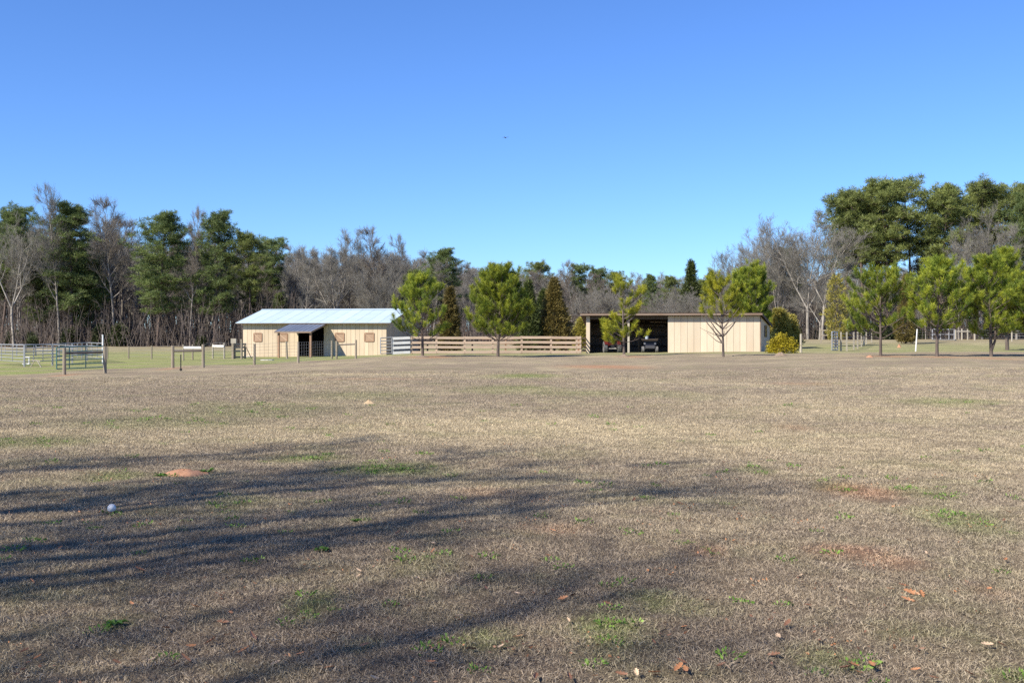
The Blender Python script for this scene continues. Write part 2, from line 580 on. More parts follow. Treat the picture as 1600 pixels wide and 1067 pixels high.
# ---------------------------------------------------------------- grass: blades scattered over the near lawn
def tuft_mesh(seed, n, rad, hgt, w, lie):
    rng = np.random.RandomState(seed)
    a = rng.uniform(0, 2 * np.pi, n)
    r_ = rad * np.sqrt(rng.uniform(0, 1, n))
    B0 = np.stack([r_ * np.cos(a), r_ * np.sin(a), np.zeros(n) - .004], -1)
    d = nrm(np.stack([rng.normal(size=n) * lie, rng.normal(size=n) * lie, np.abs(rng.normal(.8, .35, n))], -1))
    L = hgt * rng.uniform(.5, 1.25, n)
    K = B0 + d * (L * .55)[:, None]
    d2 = nrm(d + np.stack([rng.normal(size=n) * .7, rng.normal(size=n) * .7, rng.normal(size=n) * .4 - .25], -1))
    T = K + d2 * (L * .55)[:, None]
    S = nrm(np.cross(d, rng.normal(size=d.shape)))
    ww = (w * rng.uniform(.6, 1.3, n))[:, None]
    V = np.stack([B0 - S * ww * .5, B0 + S * ww * .5, K + S * ww * .45, K - S * ww * .45, T], 1).reshape(-1, 3)
    o = (np.arange(n) * 5)[:, None]
    Q = o + np.array([[0, 1, 2, 3]])
    T3 = o + np.array([[3, 2, 4]])
    tone = np.repeat(rng.uniform(0, 1, n) ** 1.6, 5)
    return me_np('grass_tuft', V, [Q, T3], M_GRASS, tone)


def weed_mesh(seed, n, rad, L, W):
    rng = np.random.RandomState(seed)
    a = rng.uniform(0, 2 * np.pi, n)
    r_ = rad * np.sqrt(rng.uniform(0, 1, n))
    C = np.stack([r_ * np.cos(a), r_ * np.sin(a), rng.uniform(0, .025, n)], -1)
    d = nrm(np.stack([np.cos(a) + rng.normal(size=n) * .6, np.sin(a) + rng.normal(size=n) * .6, rng.uniform(.2, 1.2, n)], -1))
    V, Q = lozenges(C, d, L * rng.uniform(.6, 1.3, n), W * rng.uniform(.6, 1.3, n), rng)
    return me_np('weed_tuft', V, [Q], M['weed'], np.repeat(rng.uniform(0, 1, n), 4))


def scatter(name, label, patch_me, tufts, seed, smin, smax):
    """one object whose geometry nodes stand tuft meshes on its patch, as thick as the patch's 'dens' attribute says"""
    coll = bpy.data.collections.new(name + '_tufts')
    for me in tufts:
        coll.objects.link(bpy.data.objects.new(me.name, me))
    o = obj(name, patch_me)
    ng = bpy.data.node_groups.new(name, 'GeometryNodeTree')
    ng.interface.new_socket('Geometry', in_out='INPUT', socket_type='NodeSocketGeometry')
    ng.interface.new_socket('Geometry', in_out='OUTPUT', socket_type='NodeSocketGeometry')
    N, Lk = ng.nodes, ng.links
    gi, go = N.new('NodeGroupInput'), N.new('NodeGroupOutput')
    ds = N.new('GeometryNodeDistributePointsOnFaces')
    na = N.new('GeometryNodeInputNamedAttribute')
    na.data_type = 'FLOAT'
    na.inputs['Name'].default_value = 'dens'
    ds.inputs['Seed'].default_value = seed
    Lk.new(gi.outputs[0], ds.inputs['Mesh'])
    Lk.new(na.outputs[0], ds.inputs['Density'])
    ci = N.new('GeometryNodeCollectionInfo')
    ci.inputs['Collection'].default_value = coll
    ci.inputs['Separate Children'].default_value = True
    ci.inputs['Reset Children'].default_value = True
    ip = N.new('GeometryNodeInstanceOnPoints')
    ip.inputs['Pick Instance'].default_value = True
    rv = N.new('FunctionNodeRandomValue')
    rv.data_type = 'FLOAT_VECTOR'
    rv.inputs[0].default_value = (-.12, -.12, 0)
    rv.inputs[1].default_value = (.12, .12, 6.283)
    rs = N.new('FunctionNodeRandomValue')
    rs.data_type = 'FLOAT'
    rs.inputs[2].default_value = smin
    rs.inputs[3].default_value = smax
    nsz = N.new('GeometryNodeInputNamedAttribute')
    nsz.data_type = 'FLOAT'
    nsz.inputs['Name'].default_value = 'size'
    mu = N.new('ShaderNodeMath')
    mu.operation = 'MULTIPLY'
    Lk.new(rs.outputs[1], mu.inputs[0])
    Lk.new(nsz.outputs[0], mu.inputs[1])
    Lk.new(ds.outputs['Points'], ip.inputs['Points'])
    Lk.new(ci.outputs[0], ip.inputs['Instance'])
    Lk.new(rv.outputs[0], ip.inputs['Rotation'])
    Lk.new(mu.outputs[0], ip.inputs['Scale'])
    Lk.new(ip.outputs[0], go.inputs[0])
    md = o.modifiers.new('scatter', 'NODES')
    md.node_group = ng
    tag(o, label, None, None, 'stuff')
    return o


def patch(name, y0, y1, st, margin, densf, sizef):
    ys_ = np.arange(y0, y1 + st, st * (.7 if y1 < 30 else 1))
    us = np.linspace(-1, 1, int((.94 * y1 + 2 * margin) / st))
    Y = np.repeat(ys_[:, None], len(us), 1)
    X = us[None, :] * (.47 * Y + margin)
    Z = h(X, Y) + bumps(X, Y)
    V = np.stack([X, Y, Z], -1).reshape(-1, 3)
    nx, ny = len(us), len(ys_)
    i = np.arange((ny - 1) * nx).reshape(ny - 1, nx)[:, :-1].ravel()
    me = me_np(name, V, [np.stack([i, i + 1, i + nx + 1, i + nx], -1)], M_GRASS)
    at_ = ground_attrs(X, Y)
    at_['dens'] = densf(X, Y, at_)
    at_['size'] = sizef(X, Y)
    for k, a in at_.items():
        d = me.attributes.new(k, 'FLOAT', 'POINT')
        d.data.foreach_set('value', a.astype(np.float32).ravel())
    return me


tufts = [tuft_mesh(s, 42, .090, .034, .0031, .95) for s in range(6)]
scatter('grass', 'short dormant brown grass of the near lawn', patch('grass', 4.2, 46, .2, 1.6,
        lambda X, Y, a: np.interp(Y, [4, 7, 12, 20, 32, 46], [330, 280, 165, 60, 22, 8]) * (.7 + .6 * np.random.RandomState(2).uniform(0, 1, X.shape)) * (1 - .85 * np.clip(a['clay'] * 1.3 * (.7 + .5 * np.sin(X * 9 + 2 * np.sin(Y * 7))), 0, 1)),
        lambda X, Y: np.interp(Y, [4, 12, 20, 46], [.9, 1.05, 1.3, 1.9])), tufts, 3, .6, 1.35)


def chips_mesh(seed, n):
    rng = np.random.RandomState(seed)
    C = np.stack([rng.uniform(-.12, .12, n), rng.uniform(-.12, .12, n), rng.uniform(.008, .026, n)], -1)
    d = nrm(np.stack([rng.normal(size=n), rng.normal(size=n), rng.normal(size=n) * .35], -1))
    V, Q = lozenges(C, d, rng.uniform(.012, .032, n), rng.uniform(.006, .014, n), rng)
    return me_np('leaf_chips', V, [Q], M['leaf_orange' if seed % 3 == 0 else 'leaf_brown'], np.repeat(rng.uniform(0, 1, n), 4))


scatter('leaf_litter', 'broken brown leaf bits lying all through the near grass', patch('leaf_litter', 4.2, 16, .2, 1.6,
        lambda X, Y, a: 9 * np.random.RandomState(11).uniform(0, 1, X.shape) ** 2 * (1 - sst(9, 16, Y) * .8), lambda X, Y: np.ones_like(X)), [chips_mesh(k, 7) for k in range(5)], 21, .7, 1.3)
weeds = [weed_mesh(20 + s, 30, .06, .021, .011) for s in range(3)]
scatter('weeds', 'low green weeds and clover growing through the brown grass', patch('weeds', 4.2, 24, .2, 1.6,
        lambda X, Y, a: (1 - .72 * sst(9, 17, Y)) * 26 * np.clip(a['green'] - .08, 0, 1) ** 1.2 * np.random.RandomState(4).uniform(.1, 1.9, X.shape) + 20 * (1 - .85 * sst(8, 15, Y)) * np.random.RandomState(6).uniform(0, 1, X.shape) ** 9,
        lambda X, Y: np.interp(Y, [4, 12, 24], [.95, 1.1, 1.5])), weeds, 8, .6, 1.3)

# ---------------------------------------------------------------- barn (pale metal roof, tan board siding)
BL, BR = pd(380, 85.0), pd(604, 82.4)
BV = BR - BL
BW, BA = math.hypot(BV.x, BV.y), math.atan2(BV.y, BV.x)
BD, BH, BRISE = 8.4, 2.42, 1.0
barn = thing('barn', 'long tan barn with pale metal roof and a small front shelter', 'barn', (BL.x, BL.y, -.12), BA)
BZ0 = -.12


def bx(px, D=None):
    """local x on the barn's front wall of photo column px"""
    t = (px - 800) / F
    # intersect ray x = t*y with the front line
    c_, s_ = math.cos(BA), math.sin(BA)
    return (t * BL.y - BL.x) / (c_ - t * s_)


def siding(parent, name, L, dirv, org, z0, z1, wd, mat, gap=.012, thick=.03, skip=None, top=None):
    """vertical boards as parts with recessed joints"""
    n = max(1, round(L / wd))
    w = L / n
    dv = Vector(dirv).normalized()
    nv = Vector((dv.y, -dv.x, 0))
    for i in range(n):
        a, c_ = i * w + gap / 2, (i + 1) * w - gap / 2
        if skip and any(s0 < (a + c_) / 2 < s1 for s0, s1 in skip):
            continue
        mb = MB()
        q = [Vector(org) + dv * a, Vector(org) + dv * c_]
        zt = [z1, z1] if top is None else [top(a), top(c_)]
        vs = []
        for off in (0, thick):
            for (p, z) in ((q[0], z0), (q[1], z0), (q[1], zt[1]), (q[0], zt[0])):
                vs.append((p.x + nv.x * off, p.y + nv.y * off, z))
        mb.add(vs, [(0, 1, 2, 3), (7, 6, 5, 4), (0, 4, 5, 1), (1, 5, 6, 2), (2, 6, 7, 3), (3, 7, 4, 0)])
        part(name, mb, mat, parent)


def gable_top(a):
    return BH + BRISE * (1 - abs(a - BD / 2) / (BD / 2))


dx0, dx1 = bx(465), bx(508)
core = MB()
core.box(.01, dx0, .012, .10, -.4, BH - .02)
core.box(dx1, BW - .01, .012, .10, -.4, BH - .02)
core.box(dx0, dx1, .012, .10, 2.1, BH - .02)
core.box(.01, BW - .01, BD - .1, BD - .012, -.4, BH - .02)
for x0, x1 in ((.012, .10), (BW - .10, BW - .012)):
    ys_, zs_ = [.101, BD - .101, BD - .101, BD / 2, .101], [-.4, -.4, BH, BH + BRISE - .03, BH]
    vs = [(x0, y, z) for y, z in zip(ys_, zs_)] + [(x1, y, z) for y, z in zip(ys_, zs_)]
    core.add(vs, [(0, 1, 2, 3, 4), (9, 8, 7, 6, 5)] + [(i, i + 5, (i + 1) % 5 + 5, (i + 1) % 5) for i in range(5)])
part('wall', core, 'timber_dark', barn)
siding(barn, 'siding_board', BW, (1, 0, 0), (0, .01, 0), -.35, BH - .03, .36, 'tan', .018, .035, [(dx0, dx1)])
siding(barn, 'siding_board', BD, (0, 1, 0), (BW - .01, 0, 0), -.35, BH, .36, 'tan', .022, .03, None, gable_top)
siding(barn, 'siding_board', BD, (0, -1, 0), (.01, BD, 0), -.35, BH, .36, 'tan', .022, .03, None, gable_top)
OV, OE = .42, .45
slope = BRISE / (BD / 2)
npan = 13
pw = (BW + 2 * OE) / npan
for sgn in (0, 1):
    for i in range(npan):
        x0 = -OE + i * pw
        mb = MB()

        def rp(x, t, up=0):
            y = -OV + t * (BD / 2 + OV)
            z = BH + .05 + (y) * slope + up
            return (x, y if not sgn else BD - y, z)
        mb.add([rp(x0 + .004, 0), rp(x0 + pw - .004, 0), rp(x0 + pw - .004, 1), rp(x0 + .004, 1), rp(x0 + .004, 0, .03), rp(x0 + pw - .004, 0, .03), rp(x0 + pw - .004, 1, .03), rp(x0 + .004, 1, .03)],
               [(0, 1, 2, 3), (7, 6, 5, 4), (0, 4, 5, 1), (1, 5, 6, 2), (2, 6, 7, 3), (3, 7, 4, 0)])
        for k in range(1):                                     # standing ribs
            xr = x0 + .06 + k * pw / 3
            mb.add([rp(xr, 0, .0301), rp(xr + .05, 0, .0301), rp(xr + .025, 0, .044), rp(xr, 1, .0301), rp(xr + .05, 1, .0301), rp(xr + .025, 1, .044)],
                   [(0, 1, 2), (3, 5, 4), (0, 2, 5, 3), (1, 4, 5, 2)])
        part('roof_panel', mb, 'roof_pale', barn)
mb = MB()
zr = BH + .05 + BD / 2 * slope + .035
mb.add([(-OE, BD / 2 - .18, zr - .02), (BW + OE, BD / 2 - .18, zr - .02), (BW + OE, BD / 2, zr + .045), (-OE, BD / 2, zr + .045), (BW + OE, BD / 2 + .18, zr - .02), (-OE, BD / 2 + .18, zr - .02)],
       [(0, 1, 2, 3), (3, 2, 4, 5), (0, 3, 5), (1, 4, 2)])
part('ridge_cap', mb, 'roof_pale', barn)
mb = MB()
mb.bar((-OE, -OV + .02, BH + .05 - OV * slope - .05), (BW + OE, -OV + .02, BH + .05 - OV * slope - .05), .07, .025)
part('fascia', mb, 'timber_dark', barn)
for i in range(int(BW / .6) + 1):                               # rafter tails under the eave
    mb = MB()
    mb.bar((i * .6 + .1, -OV + .06, BH - OV * slope - .06), (i * .6 + .1, 0, BH - .04), .09, .04)
    part('rafter_tail', mb, 'tan', barn)
for x0, x1, y0, y1 in ((397, 409.5, 520.5, 533.5), (436.5, 449.5, 521, 533.3), (524, 538, 520.3, 533.4), (570, 584.6, 520.3, 533.4)):
    a, c_ = bx(x0), bx(x1)
    D = BL.y + a * math.sin(BA)
    z1 = CH + (HY - y0) * D / F - BZ0
    z0 = CH + (HY - y1) * D / F - BZ0
    s = obj('shutter', MB().box(a, c_, -.048, -.027, z0, z1).mesh('shutter', M['shutter']), barn)
    mb = MB()
    for q in ((a - .03, a + .06, z0, z1), (c_ - .06, c_ + .03, z0, z1), (a + .06, c_ - .06, z0 - .03, z0 + .06), (a + .06, c_ - .06, z1 - .06, z1 + .03)):
        mb.box(q[0], q[1], -.07, -.03, q[2], q[3])
    obj('shutter_frame', mb.mesh('shutter_frame', M['shutter_trim']), s)
    mb = MB()
    mb.bar((a + .06, -.056, z1 - .07), (c_ - .06, -.056, z0 + .07), .07, .02, (0, 0, 1))
    obj('cross_brace', mb.mesh('cross_brace', M['brace']), s)
# lean-to shelter over the dark doorway
sx0, sx1, SD = bx(455), bx(511), 3.0
szb, szf = BH - .10, 1.72
mb = MB()
npn = 4
for i in range(npn):
    w = (sx1 - sx0) / npn
    a, c_ = sx0 + i * w + .004, sx0 + (i + 1) * w - .004
    mb = MB()
    mb.add([(a, -SD, szf), (c_, -SD, szf), (c_, -.05, szb), (a, -.05, szb), (a, -SD, szf + .03), (c_, -SD, szf + .03), (c_, -.05, szb + .03), (a, -.05, szb + .03)],
           [(0, 1, 2, 3), (7, 6, 5, 4), (0, 4, 5, 1), (1, 5, 6, 2), (2, 6, 7, 3), (3, 7, 4, 0)])
    for k in range(2):
        xr = a + .05 + k * w / 2
        mb.add([(xr, -SD, szf + .0301), (xr + .05, -SD, szf + .0301), (xr + .025, -SD, szf + .055), (xr, -.05, szb + .0301), (xr + .05, -.05, szb + .0301), (xr + .025, -.05, szb + .055)],
               [(0, 1, 2), (3, 5, 4), (0, 2, 5, 3), (1, 4, 5, 2)])
    part('shelter_roof_panel', mb, 'roof_grey', barn)
mb = MB()
mb.bar((sx0, -SD - .02, szf - .05), (sx1, -SD - .02, szf - .05), .11, .03)
part('shelter_fascia', mb, 'fascia', barn)
mb = MB()
mb.bar((sx1 + .02, -SD, szf - .04), (sx1 + .02, -.05, szb - .04), .11, .03)
part('shelter_fascia', mb, 'fascia', barn)
for x in (sx0 + .25, sx1 - .15):
    part('shelter_post', MB().box(x - .07, x + .07, -SD + .15, -SD + .29, -.5, szf + .0), 'shutter_trim', barn)
mb = MB()
mb.box(dx1 - .07, dx1 + .03, -.06, -.03, -.3, 2.12)
mb.box(dx0 - .03, dx0 + .07, -.06, -.03, -.3, 2.12)
mb.box(dx0 + .07, dx1 - .07, -.06, -.03, 2.04, 2.12)
part('door_frame', mb, 'tan', barn)

# ---------------------------------------------------------------- open shed (right half closed with cream boards)
SL, SR = pd(916.5, 84.0), pd(1187.5, 81.6)
SV = SR - SL
SW, SA = math.hypot(SV.x, SV.y), math.atan2(SV.y, SV.x)
SZ = -.12
shed = thing('shed', 'low cream equipment shed with dark roof and open left bays', 'shed', (SL.x, SL.y, SZ), SA)
azl, azr = math.atan((916.5 - 800) / F) + R(3.2), math.atan((1187.5 - 800) / F) + R(8.5)
SDEP = 5.0


def loc_dir(az):
    """a ground direction az (from +y towards +x) in the shed's own axes"""
    v = Vector((math.sin(az), math.cos(az), 0))
    return Vector((v.x * math.cos(SA) + v.y * math.sin(SA), -v.x * math.sin(SA) + v.y * math.cos(SA), 0))


vl, vr = loc_dir(azl), loc_dir(azr)
bl = vl * (SDEP / vl.y)
br = Vector((SW, 0, 0)) + vr * (SDEP / vr.y)


def sx(px):
    t = (px - 800) / F
    c_, s_ = math.cos(SA), math.sin(SA)
    return (t * SL.y - SL.x) / (c_ - t * s_)


ZF = CH + (HY - 493.5) * 83 / F - SZ            # underside of roof at the front
ZB = ZF - .75
xw = sx(1043.5)


def ztop(y):
    return ZF + (ZB - ZF) * y / SDEP


# front boards of the closed half
siding(shed, 'siding_board', SW - xw, (1, 0, 0), (xw, 0, 0), .02, ZF - .02, .49, 'cream', .015, .035)
part('sill_board', MB().box(xw, SW, -.03, .02, -.35, .015), 'fascia', shed)
part('corner_trim', MB().box(SW + .002, SW + .07, -.05, .05, -.3, ZF - .02), 'fascia', shed)
# right end, left end, back, partition
lenr = (br - Vector((SW, 0, 0))).length
siding(shed, 'siding_board', lenr, (br - Vector((SW, 0, 0))), (SW - .03, .04, 0), -.3, 0, .49, 'cream', .03, .035, None, lambda a: ztop(a / lenr * SDEP) - .02)
siding(shed, 'siding_board', bl.length, -bl, bl, -.3, 0, .49, 'cream', .03, .035, None, lambda a: ztop(SDEP - a / bl.length * SDEP) - .02)
part('end_return', MB().box(-.0, .26, -.035, .0, -.3, ZF - .03), 'cream', shed)
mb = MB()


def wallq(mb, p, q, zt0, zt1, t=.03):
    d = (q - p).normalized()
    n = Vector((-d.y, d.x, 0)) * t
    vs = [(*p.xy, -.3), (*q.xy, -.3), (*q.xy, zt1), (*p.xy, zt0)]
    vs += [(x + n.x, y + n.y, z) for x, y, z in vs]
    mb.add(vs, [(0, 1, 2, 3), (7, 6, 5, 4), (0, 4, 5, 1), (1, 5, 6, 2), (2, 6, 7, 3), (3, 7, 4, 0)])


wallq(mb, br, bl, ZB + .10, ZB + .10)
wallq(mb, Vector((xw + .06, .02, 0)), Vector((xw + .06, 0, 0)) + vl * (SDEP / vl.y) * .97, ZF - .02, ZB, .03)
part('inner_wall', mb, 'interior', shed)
for z in (.55, 1.35, 2.05):
    mb = MB()
    mb.bar(bl + Vector((.1, -.1, z)), Vector((xw + .0, SDEP - .12, z)), .14, .06)
    part('girt', mb, 'timber_dark', shed)
    mb = MB()
    mb.bar(Vector((.10, .1, z)), bl * .97 + Vector((.09, 0, z)), .14, .06)
    part('girt', mb, 'timber_dark', shed)
# roof: sheet panels that slope to the back
npan = 14
eL, eR, eF, eB = .45, .16, .52, .45
for i in range(npan):
    mb = MB()
    t0, t1 = i / npan, (i + 1) / npan
    A0 = Vector((-eL, -eF, 0)).lerp(Vector((SW + eR, -eF, 0)), t0)
    A1 = Vector((-eL, -eF, 0)).lerp(Vector((SW + eR, -eF, 0)), t1)
    Bl = bl + vl * eB + Vector((-eL, 0, 0))
    Br_ = br + vr * eB + Vector((eR, 0, 0))
    C0, C1 = Bl.lerp(Br_, t0), Bl.lerp(Br_, t1)
    vs = [(p.x + s, p.y, ztop(p.y) + z) for z in (.11, .135) for p, s in ((A0, .004), (A1, -.004), (C1, -.004), (C0, .004))]
    mb.add(vs, [(3, 2, 1, 0), (4, 5, 6, 7), (0, 1, 5, 4), (1, 2, 6, 5), (2, 3, 7, 6), (3, 0, 4, 7)])
    part('roof_panel', mb, 'roof_dark', shed)
mb = MB()
mb.bar((-eL + .01, -eF + .03, ztop(-eF) + .02), (SW + eR, -eF + .03, ztop(-eF) + .02), .13, .04)
part('fascia', mb, 'fascia', shed)
mb = MB()
q = br + vr * eB + Vector((eR, 0, 0))
mb.bar((SW + eR - .02, -eF + .06, ztop(-eF) + .02), (q.x - .02, q.y, ztop(q.y) + .02), .17, .04)
part('fascia', mb, 'timber_dark', shed)
for i in range(16):
    x = .2 + i * (SW - .4) / 15
    mb = MB()
    mb.bar((x, -eF + .07, ztop(-eF) + .02), (x + vl.x / vl.y * SDEP, SDEP - .05, ztop(SDEP) + .02), .15, .05)
    part('rafter', mb, 'timber_dark', shed)
mb = MB()
mb.bar((0, .08, ZF - .14), (xw, .08, ZF - .14), .24, .06)
part('header_beam', mb, 'timber_dark', shed)
xp = sx(982)
part('shed_post', MB().box(xp - .08, xp + .08, .02, .18, -.3, ZF - .27), 'post_pale', shed)
xp = sx(994.5)
part('shed_post', MB().box(xp - .07, xp + .07, 2.4, 2.54, -.3, ztop(2.4)), 'timber_dark', shed)
mb = MB()
mb.bar((sx(1013), 2.6, ZF - .45), (sx(1039), 2.6, ZF - .47), .09, .05)
part('hanging_board', mb, 'fascia', shed)
e0 = Vector((SW, 0, 0)).lerp(br, .42)
e1 = Vector((SW, 0, 0)).lerp(br, .62)
dv = (e1 - e0).normalized()
nv = Vector((dv.y, -dv.x, 0))
mb = MB()
mid = (e0 + e1) / 2 + nv * .05
mb.bar(mid - dv * .42 + Vector((0, 0, 1.75)), mid + dv * .42 + Vector((0, 0, 1.75)), .85, .03)
fr = part('window', mb, 'glass', shed)
mb = MB()
for a, c_ in (((-.47, 1.75), .95), ((.47, 1.75), .95)):
    p = mid + dv * a[0]
    mb.bar(p + Vector((0, 0, 1.28)), p + Vector((0, 0, 2.22)), .06, .05, dv)
obj('window_frame', mb.mesh('window_frame', M['fascia']), fr)

# tractor in the left bay, seen from behind
ta = SL + Vector((math.cos(SA), math.sin(SA), 0)) * sx(958) + Vector((0, .9, 0))
trac = thing('tractor', 'small tractor with light grey rear tyres parked in the open shed bay', 'tractor', (ta.x, ta.y, hz(ta.x, ta.y)), R(3))
for s in (-1, 1):
    mb = MB()
    mb.lathe([(-.13, .24), (-.15, .36), (-.13, .42), (.13, .42), (.15, .36), (.13, .24)], (s * .54, 0, .42), 'x', 22)
    for k in range(22):
        a = 2 * math.pi * k / 22
        c_ = Vector((s * .54, math.cos(a) * .425, .42 + math.sin(a) * .425))
        mb.bar(c_ + Vector((-.13, 0, 0)), c_ + Vector((.13, math.sin(a) * .06, -math.cos(a) * .06)), .035, .03, (0, math.cos(a), math.sin(a)))
    w = part('rear_tyre', mb, 'tyre', trac)
    obj('rim', MB().lathe([(-.07, .10), (-.07, .235), (.07, .235), (.07, .10)], (s * .54, 0, .42), 'x', 18).mesh('rim', M['rim']), w)
    mb = MB()
    mb.lathe([(-.09, .15), (-.1, .22), (.1, .22), (.09, .15)], (s * .45, 1.5, .25), 'x', 16)
    part('front_tyre', mb, 'tyre', trac)
    mb = MB()
    for k in range(5):
        a0, a1 = R(15 + k * 28), R(15 + (k + 1) * 28)
        mb.bar((s * .50, math.cos(a0) * .5, .42 + math.sin(a0) * .5), (s * .50, math.cos(a1) * .5, .42 + math.sin(a1) * .5), .02, .28)
    part('fender', mb, 'red', trac)
part('axle', MB().tube((-.45, 0, .42), (.45, 0, .42), .07, 10).box(-.16, .16, -.2, .3, .26, .6), 'black', trac)
part('hood', MB().box(-.2, .2, .55, 1.8, .5, .95).box(-.18, .18, .5, 1.75, .95, 1.0), 'red', trac)
part('seat', MB().box(-.2, .2, -.15, .2, .74, .82).box(-.2, .2, -.2, -.13, .82, 1.12), 'black', trac)
mb = MB()
mb.tube((0, .6, .9), (0, .42, 1.12), .02)
mb.lathe([(-.012, .14), (-.012, .165), (.012, .165), (.012, .14)], (0, .42, 1.12), 'z', 14)
part('steering_wheel', mb, 'black', trac)
mb = MB()
mb.bar((-.3, -.34, .32), (.3, -.34, .32), .05, .05)
mb.bar((-.25, -.3, .32), (-.1, 0, .42), .05, .04)
mb.bar((.25, -.3, .32), (.1, 0, .42), .05, .04)
part('hitch', mb, 'rim', trac)

# small utility cart with a flat deck in the right bay
ca = SL + Vector((math.cos(SA), math.sin(SA), 0)) * sx(1018) + Vector((0, 1.0, 0))
cart = thing('utility_vehicle', 'dark utility vehicle with a flat deck parked in the shed beside the cream boards', 'utility vehicle', (ca.x, ca.y, hz(ca.x, ca.y)), R(-4))
for s in (-1, 1):
    for y in (0, 1.6):
        w = part('tyre', MB().lathe([(-.09, .12), (-.11, .19), (-.09, .24), (.09, .24), (.11, .19), (.09, .12)], (s * .53, y, .24), 'x', 18), 'tyre', cart)
        obj('rim', MB().lathe([(-.05, .03), (-.05, .12), (.05, .12), (.05, .03)], (s * .53, y, .24), 'x', 12).mesh('rim', M['rim']), w)
part('chassis', MB().box(-.42, .42, -.15, 1.9, .26, .40), 'black', cart)
part('bumper', MB().box(-.36, .36, -.28, -.16, .33, .52).box(-.4, .4, -.25, -.20, .52, .56), 'rim_dark', cart)
part('body', MB().box(-.46, .46, -.05, .7, .56, .92).box(-.5, .5, .7, 1.7, .40, .80), 'navy', cart)
part('flat_deck', MB().box(-.66, .62, -.3, .8, 1.0, 1.05).box(-.6, .56, -.26, -.2, .925, .995), 'timber_dark', cart)
part('seat', MB().box(-.45, .45, .85, 1.2, .8, .92).box(-.45, .45, .76, .84, .92, 1.2), 'black', cart)
mb = MB()
for s in (-.4, .4):
    mb.box(s - .07, s + .07, -.075, -.051, .66, .78)
part('tail_light', mb, 'steel', cart)
bk = MB()
bk.lathe([(0, .001), (0, .12), (.24, .15), (.24, .135), (.02, .11), (.02, .001)], (0, 0, 0), 'z', 16)
bo = obj('bucket', bk.mesh('bucket', M['bucket']), None, (ca.x - .22, ca.y + .1, hz(ca.x, ca.y) + 1.052))
tag(bo, 'pale bucket standing on the flat deck inside the shed', 'bucket')


# ---------------------------------------------------------------- fences and gates
def post(name, p, hgt, r_, mat, parent, lean=(0, 0), n=8):
    mb = MB()
    mb.tube((p.x, p.y, p.z - .3), (p.x + lean[0], p.y + lean[1], p.z + hgt), r_ * 1.04, n, r_ * .96)
    return part(name, mb, mat, parent)


def pxpost(px, top, base, w=None):
    p = at(px, base)
    return p, height(top, p)


# brown four-board fence between barn and shed
bf = thing('board_fence', 'brown four-board wooden fence behind the two dense young pines', 'fence')
fpx = [643.5, 682, 726, 770, 815, 861, 901, 906.8]
fp = [pd(x, np.interp(x, [640, 907], [81.5, 82.6])) for x in fpx]
for i, p in enumerate(fp):
    mb = MB()
    mb.box(-.075, .075, -.06, .06, -.3, 1.32)
    part('post', mb, 'rail', bf, p, R(-2))
rngb = random.Random(4)
for i in range(len(fp) - 2):
    a, c_ = fp[i], fp[i + 1]
    for z in (.13, .50, .85, 1.2):
        mb = MB()
        j = rngb.uniform(-.015, .015)
        mb.bar(a + Vector((.006, -.085, z + j)), c_ + Vector((-.006, -.085, z + j + rngb.uniform(-.01, .01))), .19, .035)
        part('board', mb, 'rail', bf)
a, c_ = fp[-2], fp[-1]
for z in (.13, .50, .85, 1.2):
    mb = MB()
    mb.bar(a + Vector((.006, -.085, z)), c_ + Vector((.05, -.085, z)), .19, .035)
    part('board', mb, 'rail', bf)
# older fence line behind it
bf2 = thing('board_fence', 'dark weathered board fence seen through the gaps of the brown one', 'fence')
f2 = [pd(x, 89) for x in (655, 668, 702, 738, 790, 838, 884, 904)]
for p in f2:
    part('post', MB().box(-.07, .07, -.06, .06, -.3, 1.25), 'shutter_trim', bf2, p)
for a, c_ in zip(f2, f2[1:]):
    for z in (.35, .70, 1.08):
        mb = MB()
        mb.bar(a + Vector((0, -.085, z)), c_ + Vector((0, -.085, z)), .14, .03)
        part('board', mb, 'shutter_trim', bf2)
# short rails from the fence end to the shed
bf3 = thing('board_fence', 'short dark rails joining the brown fence to the shed corner', 'fence')
a, c_ = fp[-1] + Vector((.2, .05, 0)), pd(915.8, 84.3)
for z in (.2, .5, .82, 1.15):
    mb = MB()
    mb.bar(a + Vector((0, 0, z)), c_ + Vector((0, 0, z)), .13, .03)
    part('board', mb, 'shutter', bf3)
# white board section
wf = thing('board_fence', 'white four-board fence panel between the tube gate and the brown fence', 'fence')
wa, wb = pd(613.8, 81.0), pd(643, 81.4)
for p in (wa,):
    part('post', MB().box(-.07, .07, -.06, .06, -.3, 1.3), 'white_board', wf, p)
for z in (.13, .50, .85, 1.2):
    mb = MB()
    mb.bar(wa + Vector((.006, -.085, z)), wb + Vector((-.09, -.085, z)), .2, .035)
    part('board', mb, 'white_board', wf)


def tube_gate(label, p, q, z0, z1, nr, ups, mat, r_=.022, name='tube_gate', cat='gate', legs=False, group=None):
    t = thing(name, label, cat, group=group)
    f = MB()
    for e in (p, q):
        f.tube(e + Vector((0, 0, 0 if legs else z0)), e + Vector((0, 0, z1)), r_ * 1.15)
    f.tube(p + Vector((0, 0, z1)), q + Vector((0, 0, z1)), r_ * 1.15)
    part('gate_frame', f, mat, t)
    for k in range(nr):
        z = z0 + (z1 - z0) * k / nr
        part('rail', MB().tube(p + Vector((0, .004, z)), q + Vector((0, .004, z)), r_), mat, t)
    for u in ups:
        m_ = p.lerp(q, u)
        part('upright', MB().tube(m_ + Vector((0, -.03, z0)), m_ + Vector((0, -.03, z1)), r_), mat, t)
    return t


